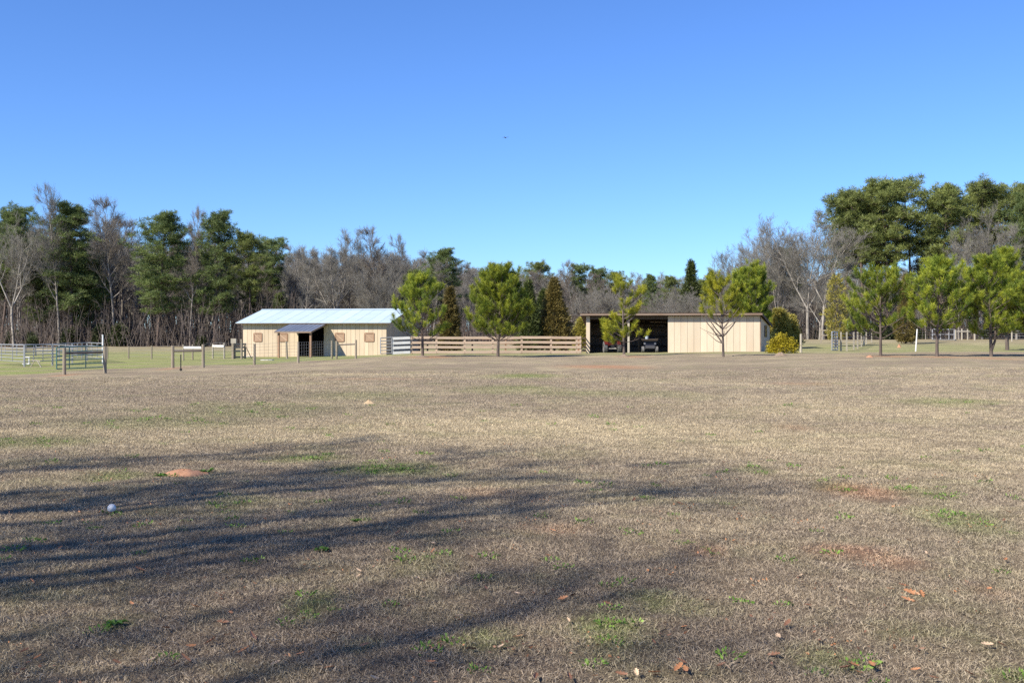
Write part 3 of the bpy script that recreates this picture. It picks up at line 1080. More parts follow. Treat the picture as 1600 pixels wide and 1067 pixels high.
tube_gate('silver tube gate standing closed beside the white fence panel', pd(594.5, 80.6), pd(612.6, 80.9), .12, 1.28, 5, (), 'steel', .035)

# round-pen panels at the far left
rp_ = [(-14, 70), (38, 65), (82, 66.5), (113, 72), (136, 78), (161, 70)]
labs = ['grey corral panel cut by the left edge of the photograph', 'pale corral panel behind the white jump stand', 'corral panel behind the green gate, nearer its hinge end', 'corral panel middle of the pen behind the green gate', 'corral panel ending at the tall white pole']
for (a, b_), lb in zip(zip(rp_, rp_[1:]), labs):
    tube_gate(lb, pd(*a) + Vector((.03, 0, 0)), pd(*b_) - Vector((.03, 0, 0)), .30, 1.30, 5, (.33, .67), 'steel', .024, 'corral_panel', 'corral panel', True, 'corral panels of the round pen')
back_ = [(-10, 88), (26, 92), (56, 93), (92, 90), (128, 84)]
for k, (a, b_) in enumerate(zip(back_, back_[1:])):
    lb = ['rear corral panel of the pen at the left photo edge', 'rear corral panel of the pen second from the left edge', 'rear corral panel seen through the panel by the jump stand', 'rear corral panel seen through the green gate'][k]
    tube_gate(lb, pd(*a) + Vector((.03, 0, 0)), pd(*b_) - Vector((.03, 0, 0)), .30, .98, 3, (.5,), 'steel', .022, 'corral_panel', 'corral panel', True, 'corral panels of the round pen')
p = pd(160.5, 69.5)
t = thing('pole', 'tall white pole at the corner of the round pen', 'pole', p)
part('shaft', MB().tube((0, 0, -.3), (0, 0, height(524, p)), .05, 8), 'white', t)
part('cap', MB().tube((0, 0, height(524, p)), (0, 0, height(524, p) + .05), .06, 8), 'white', t)
# white jump stand and tan sawhorse on the grass
p = at(41.5, 569)
t = thing('jump_stand', 'white low frame standing on the grass by the corral panel', 'jump stand', p)
for s in (-.16, .16):
    part('leg', MB().box(s - .025, s + .025, -.03, .03, 0, .42), 'white', t)
part('crossbar', MB().box(-.2, .2, -.02, .02, .42, .48), 'white', t)
part('foot', MB().box(-.22, .22, -.14, -.07, 0, .05).box(-.22, .22, .07, .14, 0, .05), 'white', t)
p = at(56, 574)
t = thing('sawhorse', 'small tan wooden sawhorse tipped on the grass by the pen', 'sawhorse', p)
for s, q in ((-.28, -.1), (.28, .1), (.36, -.1)):
    mb = MB()
    mb.bar((s, q, 0), (s * .2, 0, .42), .06, .03, (0, 1, 0))
    part('leg', mb, 'post_pale', t)
mb = MB()
mb.bar((-.24, 0, .43), (.26, 0, .36), .08, .05)
part('beam', mb, 'post_pale', t)

# green gate and its H brace
ga, gb = at(88.5, 580.5), at(163, 577)
ga = Vector((ga.x, ga.y + .3, ga.z))
tube_gate('green tube gate hung in front of the round pen', pd(88.5, 53.5), pd(161.5, 55.5), .16, 1.22, 5, (.27, .62), 'green_steel', .026)


def hbrace(label, a, b_, rz_, rail_mat='rail_grey', mat='post', r_=.085):
    t = thing('brace_posts', label, 'fence brace')
    (p, hp), (q, hq) = a, b_
    post('post', p, hp, r_, mat, t)
    post('post', q, hq, r_, mat, t)
    zr_ = height(rz_, p)
    mb = MB()
    mb.tube(p + Vector((r_, 0, zr_)), q + Vector((-r_, 0, zr_)), r_ * .62, 8)
    part('brace_rail', mb, rail_mat, t)
    return t


hbrace('wooden brace posts with dark rail in front of the green gate', pxpost(100.5, 543.5, 585.5), pxpost(164, 541, 583), 552)
hbrace('wooden brace posts with dark rail beside the thin steel stake', pxpost(270, 540, 575), pxpost(317.5, 538, 574.5), 548.5)
hbrace('slim brace posts with rail before the barn right windows', pxpost(526, 532.5, 561), pxpost(556, 531, 560.5), 538.8, r_=.07)
p, hh = pxpost(282.5, 554, 579.5)
t = thing('steel_stake', 'thin dark steel stake standing between the left brace posts', 'stake', p)
part('shaft', MB().box(-.022, .022, -.02, .02, -.2, hh).box(-.006, .006, .02, .045, -.2, hh), 'black', t)
part('plate', MB().box(-.06, .06, -.003, .003, .02, .12), 'black', t)

# wire fence along the edge of the brown lawn
wfen = thing('wire_fence', 'post and wire fence along the lawn edge before the barn', 'fence')
wp = [pxpost(317.5, 538, 574.5), pxpost(397.5, 537, 570), pxpost(466, 534, 567), pxpost(518.5, 532, 560.5)]
for p, hp in wp[1:]:
    post('post', p, hp, .075, 'post', wfen)
for (p, hp), (q, hq) in zip(wp, wp[1:]):
    for k in range(7):
        u = .08 + .15 * k
        part('wire', MB().tube(p + Vector((.05, -.02, hp * u)), q + Vector((-.05, -.02, hq * u)), .007, 4), 'wire', wfen)
(p, hp), (q, hq) = wp[2], wp[3]
mb = MB()
for k in range(16):
    c_ = p.lerp(q, (k + .5) / 16)
    mb.tube(c_ + Vector((0, -.02, .1)), c_ + Vector((0, -.02, hp * .98)), .006, 4)
tag(part('mesh_wire', mb, 'wire', wfen), kind='stuff')
for px_, tp, bs, lb in ((449, 533, 560.5, 'single leaning post standing before the barn shelter post'), (377.5, 530, 561, 'single weathered post standing by the wooden stile')):
    p, hp = pxpost(px_, tp, bs)
    t = thing('fence_post', lb, 'post')
    post('shaft', p, hp, .075, 'post', t, (-.08 if px_ > 400 else 0, 0))
    mb = MB()
    mb.tube((p.x, p.y, p.z + hp - .01), (p.x - (.08 if px_ > 400 else 0), p.y, p.z + hp + .015), .07, 8)

# second wire fence further back on the left
wf2 = thing('wire_fence', 'wire fence of grey posts crossing before the dark left woods', 'fence')
q_ = [pxpost(168, 542, 561), pxpost(201, 541, 560.5), pxpost(237, 540, 561), pxpost(286.5, 538, 563.5), pxpost(301, 538, 562)]
for p, hp in q_:
    post('post', p, hp, .06, 'post', wf2)
for (p, hp), (q, hq) in zip(q_, q_[1:]):
    for k in range(4):
        u = .2 + .24 * k
        part('wire', MB().tube(p + Vector((.05, 0, hp * u)), q + Vector((-.05, 0, hq * u)), .006, 4), 'wire', wf2)
(p, hp), (q, hq) = q_[3], q_[4]
mb = MB()
mb.bar(p + Vector((.05, -.08, height(543, p))), p + Vector((1.25, -.08, height(543, p))), .15, .04)
part('white_rail', mb, 'white_board', wf2)
# wire gate section with white board, then the wooden stile
wf3 = thing('wire_fence', 'fence of pale posts with white top board left of the barn', 'fence')
q_ = [pxpost(332.5, 537, 560), pxpost(350.5, 536, 560.5), pxpost(363, 535, 559)]
for p, hp in q_:
    post('post', p, hp, .065, 'post_pale', wf3)
p0_, p1_ = q_[0][0], q_[1][0]
mb = MB()
mb.bar(p0_ + Vector((.02, -.09, height(540.5, p0_))), p1_ + Vector((-.02, -.09, height(540.5, p0_))), .14, .04)
part('white_rail', mb, 'white_board', wf3)
st0 = at(318.5, 563)
for k in range(5):
    z = .2 + k * .24
    for a_, c__ in ((st0, p0_), (p0_, p1_), (p1_, q_[2][0])):
        part('wire', MB().tube(a_ + Vector((0, 0, z)), c__ + Vector((0, 0, z)), .009, 4), 'wire', wf3)
stl = thing('stile', 'grey wooden stile with slanting brace at the barn left corner', 'stile')
sA, sB = pd(366.5, 79), pd(383, 79.5)
for p in (sA, sB, pd(363.5, 78.8)):
    part('post', MB().box(-.07, .07, -.06, .06, -.3, 1.12), 'post', stl, p)
for z in (.12, .55, .82, 1.05):
    mb = MB()
    mb.bar(sA + Vector((0, -.085, z)), sB + Vector((.07, -.085, z)), .13, .035)
    part('board', mb, 'post', stl)
for o_ in (0, .35):
    mb = MB()
    mb.bar(sB + Vector((.02 + o_ * .4, -.15, 1.05 - o_)), sB + Vector((.50, -.15, .02)), .07, .04, (0, 1, 0))
    part('brace', mb, 'post', stl)
bxo = obj('feed_box', MB().box(-.19, .19, -.12, .12, 0, .03).box(-.19, -.17, -.12, .12, .03, .34).box(.17, .19, -.12, .12, .03, .34).box(-.17, .17, -.12, -.10, .03, .34).box(-.17, .17, .10, .12, .03, .34).mesh('feed_box', M['post_pale']), None, (sA.x - .06, sA.y, sA.z + 1.122))
tag(bxo, 'pale wooden box sitting on top of the stile posts', 'box')
for px_, py_, w_, lb in ((384, 557.8, .75, 'pale slab lying at the foot of the stile'), (417, 563, .45, 'flat pale stone in the grass before the shelter'), (538, 552.5, .45, 'pale step stone at the barn wall before the right windows')):
    p = at(px_, py_)
    mb = MB()
    vs = [(math.cos(a) * w_ * (1 + .12 * math.sin(3 * a + px_)), math.sin(a) * w_ * .6, z) for z in (-.05, .06) for a in [2 * math.pi * i / 10 for i in range(10)]]
    mb.add(vs, [tuple(range(10))[::-1], tuple(range(10, 20))] + [(i, (i + 1) % 10, 10 + (i + 1) % 10, 10 + i) for i in range(10)])
    tag(obj('stone_slab', mb.mesh('stone_slab', M['concrete']), None, p), lb, 'stone slab')

# right side: posts, gate, receding wire fence
p, hp = pxpost(1251.5, 522, 551)
t = thing('fence_post', 'single pale wooden post right of the yellow bush', 'post')
post('shaft', p, hp, .085, 'post_pale', t)
part('cap', MB().tube(p + Vector((0, 0, hp)), p + Vector((0, 0, hp + .03)), .1, 8, .02), 'post_pale', t)
tube_gate('pale metal gate standing open nearly edge-on right of the bush', pd(1300, 82), pd(1308.5, 83.2), .08, 1.45, 6, (.5,), 'steel', .04)
rf = thing('wire_fence', 'pale wire fence running away from the open metal gate', 'fence')
rq = [(1314, 83), (1323, 83), (1334, 88), (1340, 93), (1346, 98), (1350, 103), (1353.5, 108), (1362, 113)]
rpp = [pd(*q) for q in rq]
for p in rpp:
    part('post', MB().box(-.05, .05, -.05, .05, -.3, 1.45), 'post_pale', rf, p)
for a, c_ in zip(rpp, rpp[1:]):
    for k in range(5):
        part('wire', MB().tube(a + Vector((0, 0, .2 + .28 * k)), c_ + Vector((0, 0, .2 + .28 * k)), .011, 4), 'steel', rf)
mb = MB()
mb.bar(pd(1283, 112) + Vector((0, 0, 1.3)), pd(1314, 112) + Vector((0, 0, 1.3)), .14, .05)
mb.bar(pd(1283, 112) + Vector((0, 0, .8)), pd(1314, 112) + Vector((0, 0, .8)), .12, .05)
rr = thing('rail_fence', 'grey rail fence far behind the open metal gate', 'fence')
part('rail', mb, 'post', rr)
for x in (1283, 1299, 1314):
    part('post', MB().box(-.07, .07, -.06, .06, -.3, 1.45), 'post', rr, pd(x, 112.1))


def far_hbrace(label, x0, x1, D, h0, h1, rzz, mat):
    t = thing('brace_posts', label, 'fence brace')
    a, c_ = pd(x0, D), pd(x1, D)
    for p, hh_ in ((a, h0), (c_, h1)):
        part('post', MB().tube((0, 0, -.3), (0, 0, hh_), .11, 8), mat, t, p)
    part('brace_rail', MB().tube(a + Vector((.1, 0, rzz)), c_ + Vector((-.1, 0, rzz)), .07, 8), mat, t)


far_hbrace('grey brace posts with top rail before the right woods', 1403, 1426.5, 122, 1.0, 1.1, .82, 'post_pale')
tube_gate('pale tube gate frame far behind the right-hand young pines', pd(1457, 121), pd(1491, 121), .1, 1.25, 2, (.36, .75), 'steel', .05)
far_hbrace('pale brace posts with rail right of the far tube gate', 1493, 1523, 122, 1.2, 1.1, 1.0, 'post_pale')
rw = thing('wire_fence', 'thin wire fence along the foot of the right woods', 'fence')
wq = [pd(x, D) for x, D in ((1427, 123), (1503, 124), (1512, 124), (1581, 118), (1640, 116))]
for p in wq:
    part('post', MB().tube((0, 0, -.3), (0, 0, 1.3), .08, 7), 'post_pale', rw, p)
for a, c_ in zip(wq, wq[1:]):
    for k in range(4):
        part('wire', MB().tube(a + Vector((0, 0, .3 + .28 * k)), c_ + Vector((0, 0, .3 + .28 * k)), .012, 4), 'wire', rw)
p = at(1430.5, 549)
t = thing('pole', 'thin leaning white pole between two right-hand young pines', 'pole', p)
part('shaft', MB().tube((0, 0, -.2), (.12, 0, height(515, p)), .055, 8, .04), 'white', t)
part('cap', MB().tube((.12, 0, height(515, p)), (.12, 0, height(515, p) + .04), .05, 8), 'white', t)


# ---------------------------------------------------------------- trees
def polyline(rng, p, d, L, n, wander, up):
    pts = [np.array(p, float)]
    d = np.array(d, float)
    for i in range(n):
        d = nrm(d + rng.normal(size=3) * wander + np.array([0, 0, up]))
        pts.append(pts[-1] + d * L / n)
    return pts


def bare_tree(seed, H, spread=.5, start=.35, n0=15, lean=0., dens=1.0, fork=0):
    """returns (trunk and limb segments, twig segments)"""
    rng = np.random.RandomState(seed)
    big, small = [], []
    r0 = .0095 * H + .02

    def grow(p, d, L, ra, lev):
        n = max(2, int(L / (1.1 if lev == 0 else .7 if lev == 1 else .5)))
        if lev >= 3:
            n = 2
        pts = polyline(rng, p, d, L, n, (.035, .08, .10, .10, .08)[lev], (.02, .07, .12, .15, .12)[lev])
        rt = ra * .25 if lev else ra * .12
        rad = [max(ra + (rt - ra) * i / n, .0085) for i in range(n + 1)]
        for i in range(n):
            (big if lev <= 1 or (lev == 2 and rad[i] > .022) else small).append((pts[i], pts[i + 1], rad[i], rad[i + 1]))
        if lev == 4:
            return
        cnt = [n0, max(4, int(L * 2.3)), max(5, int(L * 4.2)), 5][lev]
        cnt = max(2, int(cnt * dens + rng.uniform(0, .99)))
        st = start if lev == 0 else .22
        for k in range(cnt):
            u = st + (1 - st) * (k + rng.uniform(0, 1)) / cnt
            x = u * n
            i = min(int(x), n - 1)
            q = pts[i] + (pts[i + 1] - pts[i]) * (x - i)
            dd = nrm(pts[i + 1] - pts[i])
            az = rng.uniform(0, 2 * np.pi)
            side = nrm(np.cross(dd, rng.normal(size=3)))
            ang = R(rng.uniform(26, 54) if lev == 0 else rng.uniform(20, 48))
            cd = nrm(dd * math.cos(ang) + side * math.sin(ang))
            if lev == 0:
                Lc = H * spread * (1.22 - u) ** .6 * rng.uniform(.5, 1.05) * .72
                Lc = max(Lc, .7)
            else:
                Lc = L * (1.05 - u * .5) * rng.uniform(.38, .68)
            if Lc < .5:
                Lc = rng.uniform(.35, .75)
            rc = min(rad[i] * .62, ra * (.42 if lev == 0 else .5))
            grow(q, cd, Lc, max(rc, .0085), lev + 1)
    d0 = nrm(np.array([lean, rng.normal() * .03, 1.]))
    if fork:
        pts = polyline(rng, (0, 0, -.3), d0, fork + .3, 3, .03, .02)
        for i in range(3):
            big.append((pts[i], pts[i + 1], r0 * (1.08 - .06 * i), r0 * (1.02 - .06 * i)))
        nf = 3
        a0 = rng.uniform(0, 6)
        for k in range(nf):
            a = a0 + k * 2.1 + rng.uniform(-.3, .3)
            ang = R(rng.uniform(14, 34))
            grow(pts[-1], (math.cos(a) * math.sin(ang), math.sin(a) * math.sin(ang), math.cos(ang)), (H - fork) * rng.uniform(.85, 1.02), r0 * .62, 0)
    else:
        grow((0, 0, -.3), d0, H * .90 + .3, r0, 0)
    return big, small


def puffs(C, Ax, n, rad, L, W, rng, flat=.95):
    """needle puffs round centres C"""
    N = len(C)
    dirs = nrm(rng.normal(size=(N, n, 3)) + Ax[:, None, :] * .5)
    dirs[..., 2] = np.where(dirs[..., 2] < -.3, -dirs[..., 2], dirs[..., 2])
    B0 = C[:, None, :] + dirs * rad * rng.uniform(0, .7, (N, n, 1)) * np.array([1, 1, flat])
    d2 = nrm(dirs + rng.normal(size=dirs.shape) * .45)
    LL = L * rng.uniform(.6, 1.2, (N, n))
    V, T = blades(B0.reshape(-1, 3), d2.reshape(-1, 3), LL.ravel(), np.full(N * n, W), rng)
    tone = np.repeat(np.clip(rng.uniform(0, 1, (N, 1)) * .75 + rng.uniform(0, .4, (N, n)), 0, 1).ravel(), 3)
    return V, T, tone


def mature_pine(seed, H, crown=.5, wid=.2, nl=26, flat_top=False):
    rng = np.random.RandomState(seed)
    big, C, A = [], [], []
    pts = polyline(rng, (0, 0, -.3), (rng.normal() * .03, rng.normal() * .03, 1), H * .97 + .3, 12, .025, .03)
    r0 = .0095 * H + .03
    rad = [r0 * (1 - .8 * i / 12) for i in range(13)]
    for i in range(12):
        big.append((pts[i], pts[i + 1], rad[i], rad[i + 1]))
    for k in range(nl + 5):
        dead = k >= nl
        u = 1 - crown + crown * ((k + rng.uniform(0, 1)) / nl) ** .85 if not dead else rng.uniform(.3, 1 - crown)
        u = min(u, .985)
        x = u * 12
        i = min(int(x), 11)
        q = pts[i] + (pts[i + 1] - pts[i]) * (x - i)
        s = (u - (1 - crown)) / crown
        prof = (.55 + .75 * s - 1.0 * s ** 3) if not flat_top else (.5 + .6 * s)
        Lc = H * wid * max(prof, .22) * rng.uniform(.6, 1.15)
        az = k * 2.4 + rng.uniform(-.5, .5)
        el = R(-8 + (30 if flat_top else 46) * max(s, 0) ** 1.5 + rng.uniform(-10, 8))
        if s > .82:
            Lc = min(Lc, H * (.12 if flat_top else .085))
        if dead:
            Lc, el = H * wid * rng.uniform(.25, .6), R(rng.uniform(-15, 15))
        d = (math.cos(az) * math.cos(el), math.sin(az) * math.cos(el), math.sin(el))
        bp = polyline(rng, q, d, Lc, 5, .10, .07)
        rb = max(rad[i] * .33, .025)
        for j in range(5):
            big.append((bp[j], bp[j + 1], rb * (1 - .17 * j), rb * (1 - .17 * (j + 1))))
        if dead:
            continue
        for j in range(2, 6):
            nsub = 4 if j < 5 else 5
            for _ in range(nsub):
                off = rng.normal(size=3) * np.array([.60, .60, .52]) * (.35 + Lc * .17)
                off[2] = abs(off[2]) * .9
                c_ = bp[j] + off
                C.append(c_)
                A.append(nrm(off + np.array([0, 0, .4])))
                if rng.uniform() < .35:
                    big.append((bp[j], c_, .02, .01))
    for _ in range(7):
        o_ = rng.normal(size=3) * np.array([.5, .5, .35])
        C.append(pts[-1] + o_)
        A.append(np.array([0, 0, 1.]))
    C, A = np.array(C), np.array(A)
    V, T, tone = puffs(C, A, 44, .66, .38, .062, rng)
    return big, (V, T, tone)


def brushes(C, Ax, n, rng, L=.29, W=.019, axl=.40):
    N = len(C)
    t = rng.uniform(0, 1, (N, n, 1))
    B0 = C[:, None, :] + Ax[:, None, :] * t * axl
    rad = rng.normal(size=(N, n, 3))
    rad = nrm(rad - (rad * Ax[:, None, :]).sum(-1, keepdims=True) * Ax[:, None, :])
    d = nrm(Ax[:, None, :] * rng.uniform(.35, 1.1, (N, n, 1)) + rad * .8)
    LL = L * rng.uniform(.65, 1.15, (N, n))
    V, T = blades(B0.reshape(-1, 3), d.reshape(-1, 3), LL.ravel(), np.full(N * n, W), rng)
    tone = np.clip(rng.uniform(0, 1, (N, 1)) ** 1.5 * .8 + t[..., 0] * .3 + rng.uniform(-.1, .15, (N, n)), 0, 1)
    return V, T, np.repeat(tone.ravel(), 3)


def young_pine(seed, H, Rr, z0, keep=1.0, per=6, step=.36, lean=0, prof=None, bare_below=None, nneedle=84, extra=()):
    rng = np.random.RandomState(seed)
    big, C, A = [], [], []
    pts = polyline(rng, (0, 0, -.15), (lean, 0, 1), H * .95 + .15, 10, .02, .03)
    r0 = .018 * H + .005
    rad = [r0 * (1 - .85 * i / 10) for i in range(11)]
    for i in range(10):
        big.append((pts[i], pts[i + 1], rad[i], rad[i + 1]))
    prof = prof or (lambda s: np.interp(s, [0, .12, .35, .7, .9, 1], [.72, .95, 1.0, .62, .30, .10]))
    z = z0
    forced = list(extra)
    while z < H * .93:
        s = (z - z0) / (H - z0)
        now = [e_ for e_ in forced if e_[0] <= z]
        forced = [e_ for e_ in forced if e_[0] > z]
        for k in range(per + len(now)):
            if k < per and rng.uniform() > keep:
                continue
            x = z / H * 10
            i = min(int(x), 9)
            q = pts[i] + (pts[i + 1] - pts[i]) * (x - i)
            az = rng.uniform(0, 2 * np.pi)
            Lc = Rr * float(prof(s)) * rng.uniform(.65, 1.12)
            if k >= per:
                az, Lc = now[k - per][1] + rng.uniform(-.25, .25), now[k - per][2]
            el = R(8 + 38 * s + rng.uniform(-8, 10)) if k < per or len(now[k - per]) < 4 else R(now[k - per][3])
            d = (math.cos(az) * math.cos(el), math.sin(az) * math.cos(el), math.sin(el))
            n = max(3, int(Lc / .32))
            bp = polyline(rng, q, d, Lc, n, .08, .10)
            rb = max(.010 + .010 * Lc, .012) * (1.7 if k >= per else 1)
            for j in range(n):
                big.append((bp[j], bp[j + 1], rb * (1 - .7 * j / n), rb * (1 - .7 * (j + 1) / n)))
            if bare_below and z < bare_below:
                if rng.uniform() < .4:
                    C.append(bp[-1])
                    A.append(nrm(bp[-1] - bp[-2] + np.array([0, 0, .3])))
                continue
            for j in range(1, n + 1):
                if j < n * .30:
                    continue
                dd = nrm(bp[j] - bp[j - 1])
                if j == n:
                    C.append(bp[j])
                    A.append(nrm(dd + np.array([0, 0, .5])))
                for _ in range(2 if rng.uniform() < .55 else 1):
                    sd = nrm(np.cross(dd, [0, 0, 1])) * rng.choice([-1, 1])
                    sl = rng.uniform(.18, .50) * (.5 + .5 * Lc / Rr)
                    sv = nrm(dd * .8 + sd * rng.uniform(.3, 1) + np.array([0, 0, rng.uniform(.15, .9)]))
                    e = bp[j] + sv * sl
                    big.append((bp[j], e, .011, .008))
                    C.append(e)
                    A.append(nrm(sv + np.array([0, 0, .85])))
        z += step * rng.uniform(.8, 1.2)
    for k in range(4):
        C.append(pts[-1] + np.array([rng.normal() * .06, rng.normal() * .06, -.15 * k]))
        A.append(np.array([rng.normal() * .2, rng.normal() * .2, 1.]))
    C, A = np.array(C), nrm(np.array(A))
    return big, brushes(C, A, nneedle, rng)


def cone_tree(seed, H, Rr, z0, n, ns, L, W, prof, droop=.35):
    """cedars, firs: sprays of small scales through a cone"""
    rng = np.random.RandomState(seed)
    s = rng.uniform(0, 1, n) ** 1.25
    rr = Rr * np.array([float(prof(v)) for v in s])
    az = rng.uniform(0, 2 * np.pi, n)
    lump = 1 + .16 * np.sin(az * 3 + s * 9 + seed) + .10 * np.sin(az * 7 - s * 17)
    f = rng.uniform(.25, 1, n) ** .55
    C = np.stack([np.cos(az) * rr * f * lump, np.sin(az) * rr * f * lump, z0 + s * (H - z0)], -1)
    Ax = nrm(np.stack([np.cos(az), np.sin(az), rng.uniform(.1, 1.2, n)], -1))
    N = n
    d = nrm(Ax[:, None, :] + rng.normal(size=(N, ns, 3)) * .5)
    B0 = C[:, None, :] + rng.normal(size=(N, ns, 3)) * L * .35
    V, T = blades(B0.reshape(-1, 3), d.reshape(-1, 3), (L * rng.uniform(.6, 1.2, (N, ns))).ravel(), np.full(N * ns, W), rng)
    tone = np.clip(rng.uniform(0, .7, (N, 1)) + rng.uniform(0, .4, (N, ns)), 0, 1)
    segs = [((0, 0, -.15), (0, 0, H * .6), .03 * H / 3 + .04, .03), ((0, 0, H * .6), (0, 0, H * .95), .03, .01)]
    for k in range(40):
        j = rng.randint(n)
        segs.append(((0, 0, max(C[j][2] - .3, .1)), tuple(C[j] * np.array([.8, .8, 1])), .018, .008))
    return segs, (V, T, np.repeat(tone.ravel(), 3))


def bush_mesh(seed, rx, ry, H, n, ns, L, W):
    rng = np.random.RandomState(seed)
    d = nrm(rng.normal(size=(n, 3)))
    d[:, 2] = np.abs(d[:, 2])
    f = rng.uniform(.5, 1, n) ** .5
    lump = 1 + .10 * np.sin(d[:, 0] * 7 + seed) + .10 * np.sin(d[:, 1] * 6 + d[:, 2] * 5)
    C = d * np.array([rx, ry, H]) * (f * lump)[:, None] * .95 + np.array([0, 0, .03])
    dd = nrm(d[:, None, :] + rng.normal(size=(n, ns, 3)) * .7)
    B0 = C[:, None, :] + rng.normal(size=(n, ns, 3)) * L * .5
    B0[..., 2] = np.maximum(B0[..., 2], .02)
    V, Q = lozenges(B0.reshape(-1, 3), dd.reshape(-1, 3), (L * rng.uniform(.6, 1.2, (n, ns))).ravel(), np.full(n * ns, W), rng)
    tone = np.clip(rng.uniform(0, .7, (n, 1)) + rng.uniform(0, .4, (n, ns)), 0, 1)
    segs = [((rng.normal() * .05, rng.normal() * .05, -.05), tuple(C[rng.randint(n)] * .8), .03, .01) for _ in range(26)]
    return segs, (V, Q, np.repeat(tone.ravel(), 4))


def plant(name, label, cat, p, big, fol, bark, leaf, rz=0, group=None, nb=6, crown='crown', trunk='trunk', s=1.0):
    t = thing(name, label, cat, p, rz, group)
    t.scale = (s, s, s)
    obj(trunk, seg_mesh(trunk, big, nb, M[bark]), t)
    V, T, tone = fol
    obj(crown, me_np(crown, V, [T], M[leaf], tone), t)
    return t


def copy_thing(t, p, rz, s, label=None, group=None, sx_=1.0):
    c_ = t.copy()
    COL.objects.link(c_)
    c_.location = p
    c_.rotation_euler = (0, 0, rz)
    c_.scale = (s * sx_, s * sx_, s)
    if label:
        c_['label'] = label
    if group:
        c_['group'] = group
    for ch in t.children:
        d = ch.copy()
        COL.objects.link(d)
        d.parent = c_
    return c_


YP = 'young pines'
lo = lambda s: np.interp(s, [0, .15, .4, .7, .9, 1], [.85, 1.05, .88, .46, .24, .08])
rd = lambda s: np.interp(s, [0, .15, .4, .65, .85, 1], [.85, 1.03, 1.0, .74, .42, .12])
tall = lambda s: np.interp(s, [0, .2, .5, .8, 1], [.8, 1.0, .85, .5, .15])


def yp(label, px_, base, top, seed, Rr, zc, leaf='young', D=None, **kw):
    p = at(px_, base) if D is None else pd(px_, D)
    H = height(top, p) - .22
    b_, f_ = young_pine(seed, H, Rr, zc, **kw)
    plant('young_pine', label, 'pine tree', p, b_, f_, 'young_bark', leaf, 0, YP, 7)
    return p


yp('airy young pine standing in front of the tube gate and white fence', 660, 557.3, 421, 11, 2.15, 1.2, keep=.66, per=6, step=.40, prof=lo)
yp('broad dense young pine in front of the middle of the brown fence', 778, 557.3, 413, 23, 2.05, 1.25, keep=1.0, per=9, step=.29, prof=lambda s: np.interp(s, [0, .1, .35, .65, .85, 1], [.95, 1.12, 1.06, .74, .42, .10]))
yp('thin gappy yellow-green pine before the open shed bays', 975, 556.2, 429, 37, 1.45, .75, 'young_yellow', keep=.36, per=5, step=.40, extra=[(.75, 3.1, 1.2), (.9, 2.6, 1.35), (1.0, 3.6, 1.4), (1.3, 3.0, 1.25), (1.35, 2.2, 1.1), (1.6, 3.4, 1.0), (1.9, .2, 1.2), (2.3, -.3, 1.3), (3.0, .2, 1.5), (3.3, -.2, 1.6), (3.4, .5, 1.4)], prof=lambda s: np.interp(s, [0, .2, .45, .6, .8, 1], [1.0, .8, .62, 1.0, .6, .15]))
yp('sparse young pine with bare lower limbs before the cream boards', 1130, 557.3, 433, 41, 2.0, 1.0, 'young_yellow', keep=.62, per=6, step=.42, bare_below=2.1, extra=[(1.0, 2.9, 2.3, 52), (1.1, .2, 2.0, 45), (1.25, 3.3, 1.9, 38), (1.5, -.2, 1.7, 42), (1.7, 3.0, 1.6, 35)], prof=lambda s: np.interp(s, [0, .2, .45, .75, 1], [.8, .95, .8, .75, .2]))
yp('round dense young pine rising behind the shed roof', 1178, 0, 424, 53, 1.75, 1.6, D=91, keep=1.0, per=9, step=.28, prof=lambda s: np.interp(s, [0, .3, .6, .8, .92, 1], [.7, .9, 1.1, 1.0, .7, .3]))
yp('wide young pine nearest the receding wire fence', 1376, 556.5, 420, 61, 2.25, 1.2, keep=.78, per=7, step=.34, prof=rd)
yp('tall young pine between the other two right-hand ones', 1464, 556.8, 402, 73, 2.0, 1.25, keep=.78, per=7, step=.34, prof=rd)
yp('young pine with forked blackened trunk at the right edge', 1549, 557, 400, 89, 1.9, 1.2, keep=.78, per=7, step=.34, prof=tall)
yp('deeper green young pine peeping up behind the forked one', 1574, 0, 382, 97, 1.9, 1.4, D=84, keep=.95, per=7, step=.34, prof=tall)
yp('young pine cut off by the right edge of the photograph', 1622, 557, 420, 101, 1.9, 1.4, keep=.9, per=7, step=.34, prof=rd)
# second stem of the forked pine
fk = [o for o in SC.objects if o.get('label', '').startswith('young pine with forked')][0]
obj('trunk_fork', seg_mesh('trunk_fork', [((.0, 0, .35), (.22, 0, .95), .085, .07), ((.22, 0, .95), (.25, 0, 1.9), .07, .05), ((.25, 0, 1.9), (.12, 0, 3.2), .05, .02)], 7, M['young_bark']), fk)

cz = lambda s: np.interp(s, [0, .12, .45, .8, 1], [.80, 1.0, .72, .30, .03])


def cedar(label, px_, D, top, wpx, leaf, seed, n=900, zb=.25, prof=cz, name='cedar_tree', cat='cedar tree', L=.30, W=.065):
    p = pd(px_, D)
    H = height(top, p)
    b_, f_ = cone_tree(seed, H, wpx / 2 * D / F, zb, n, 14, L, W, prof)
    return plant(name, label, cat, p, b_, f_, 'pine_bark', leaf, 0, 'cedars', 6)


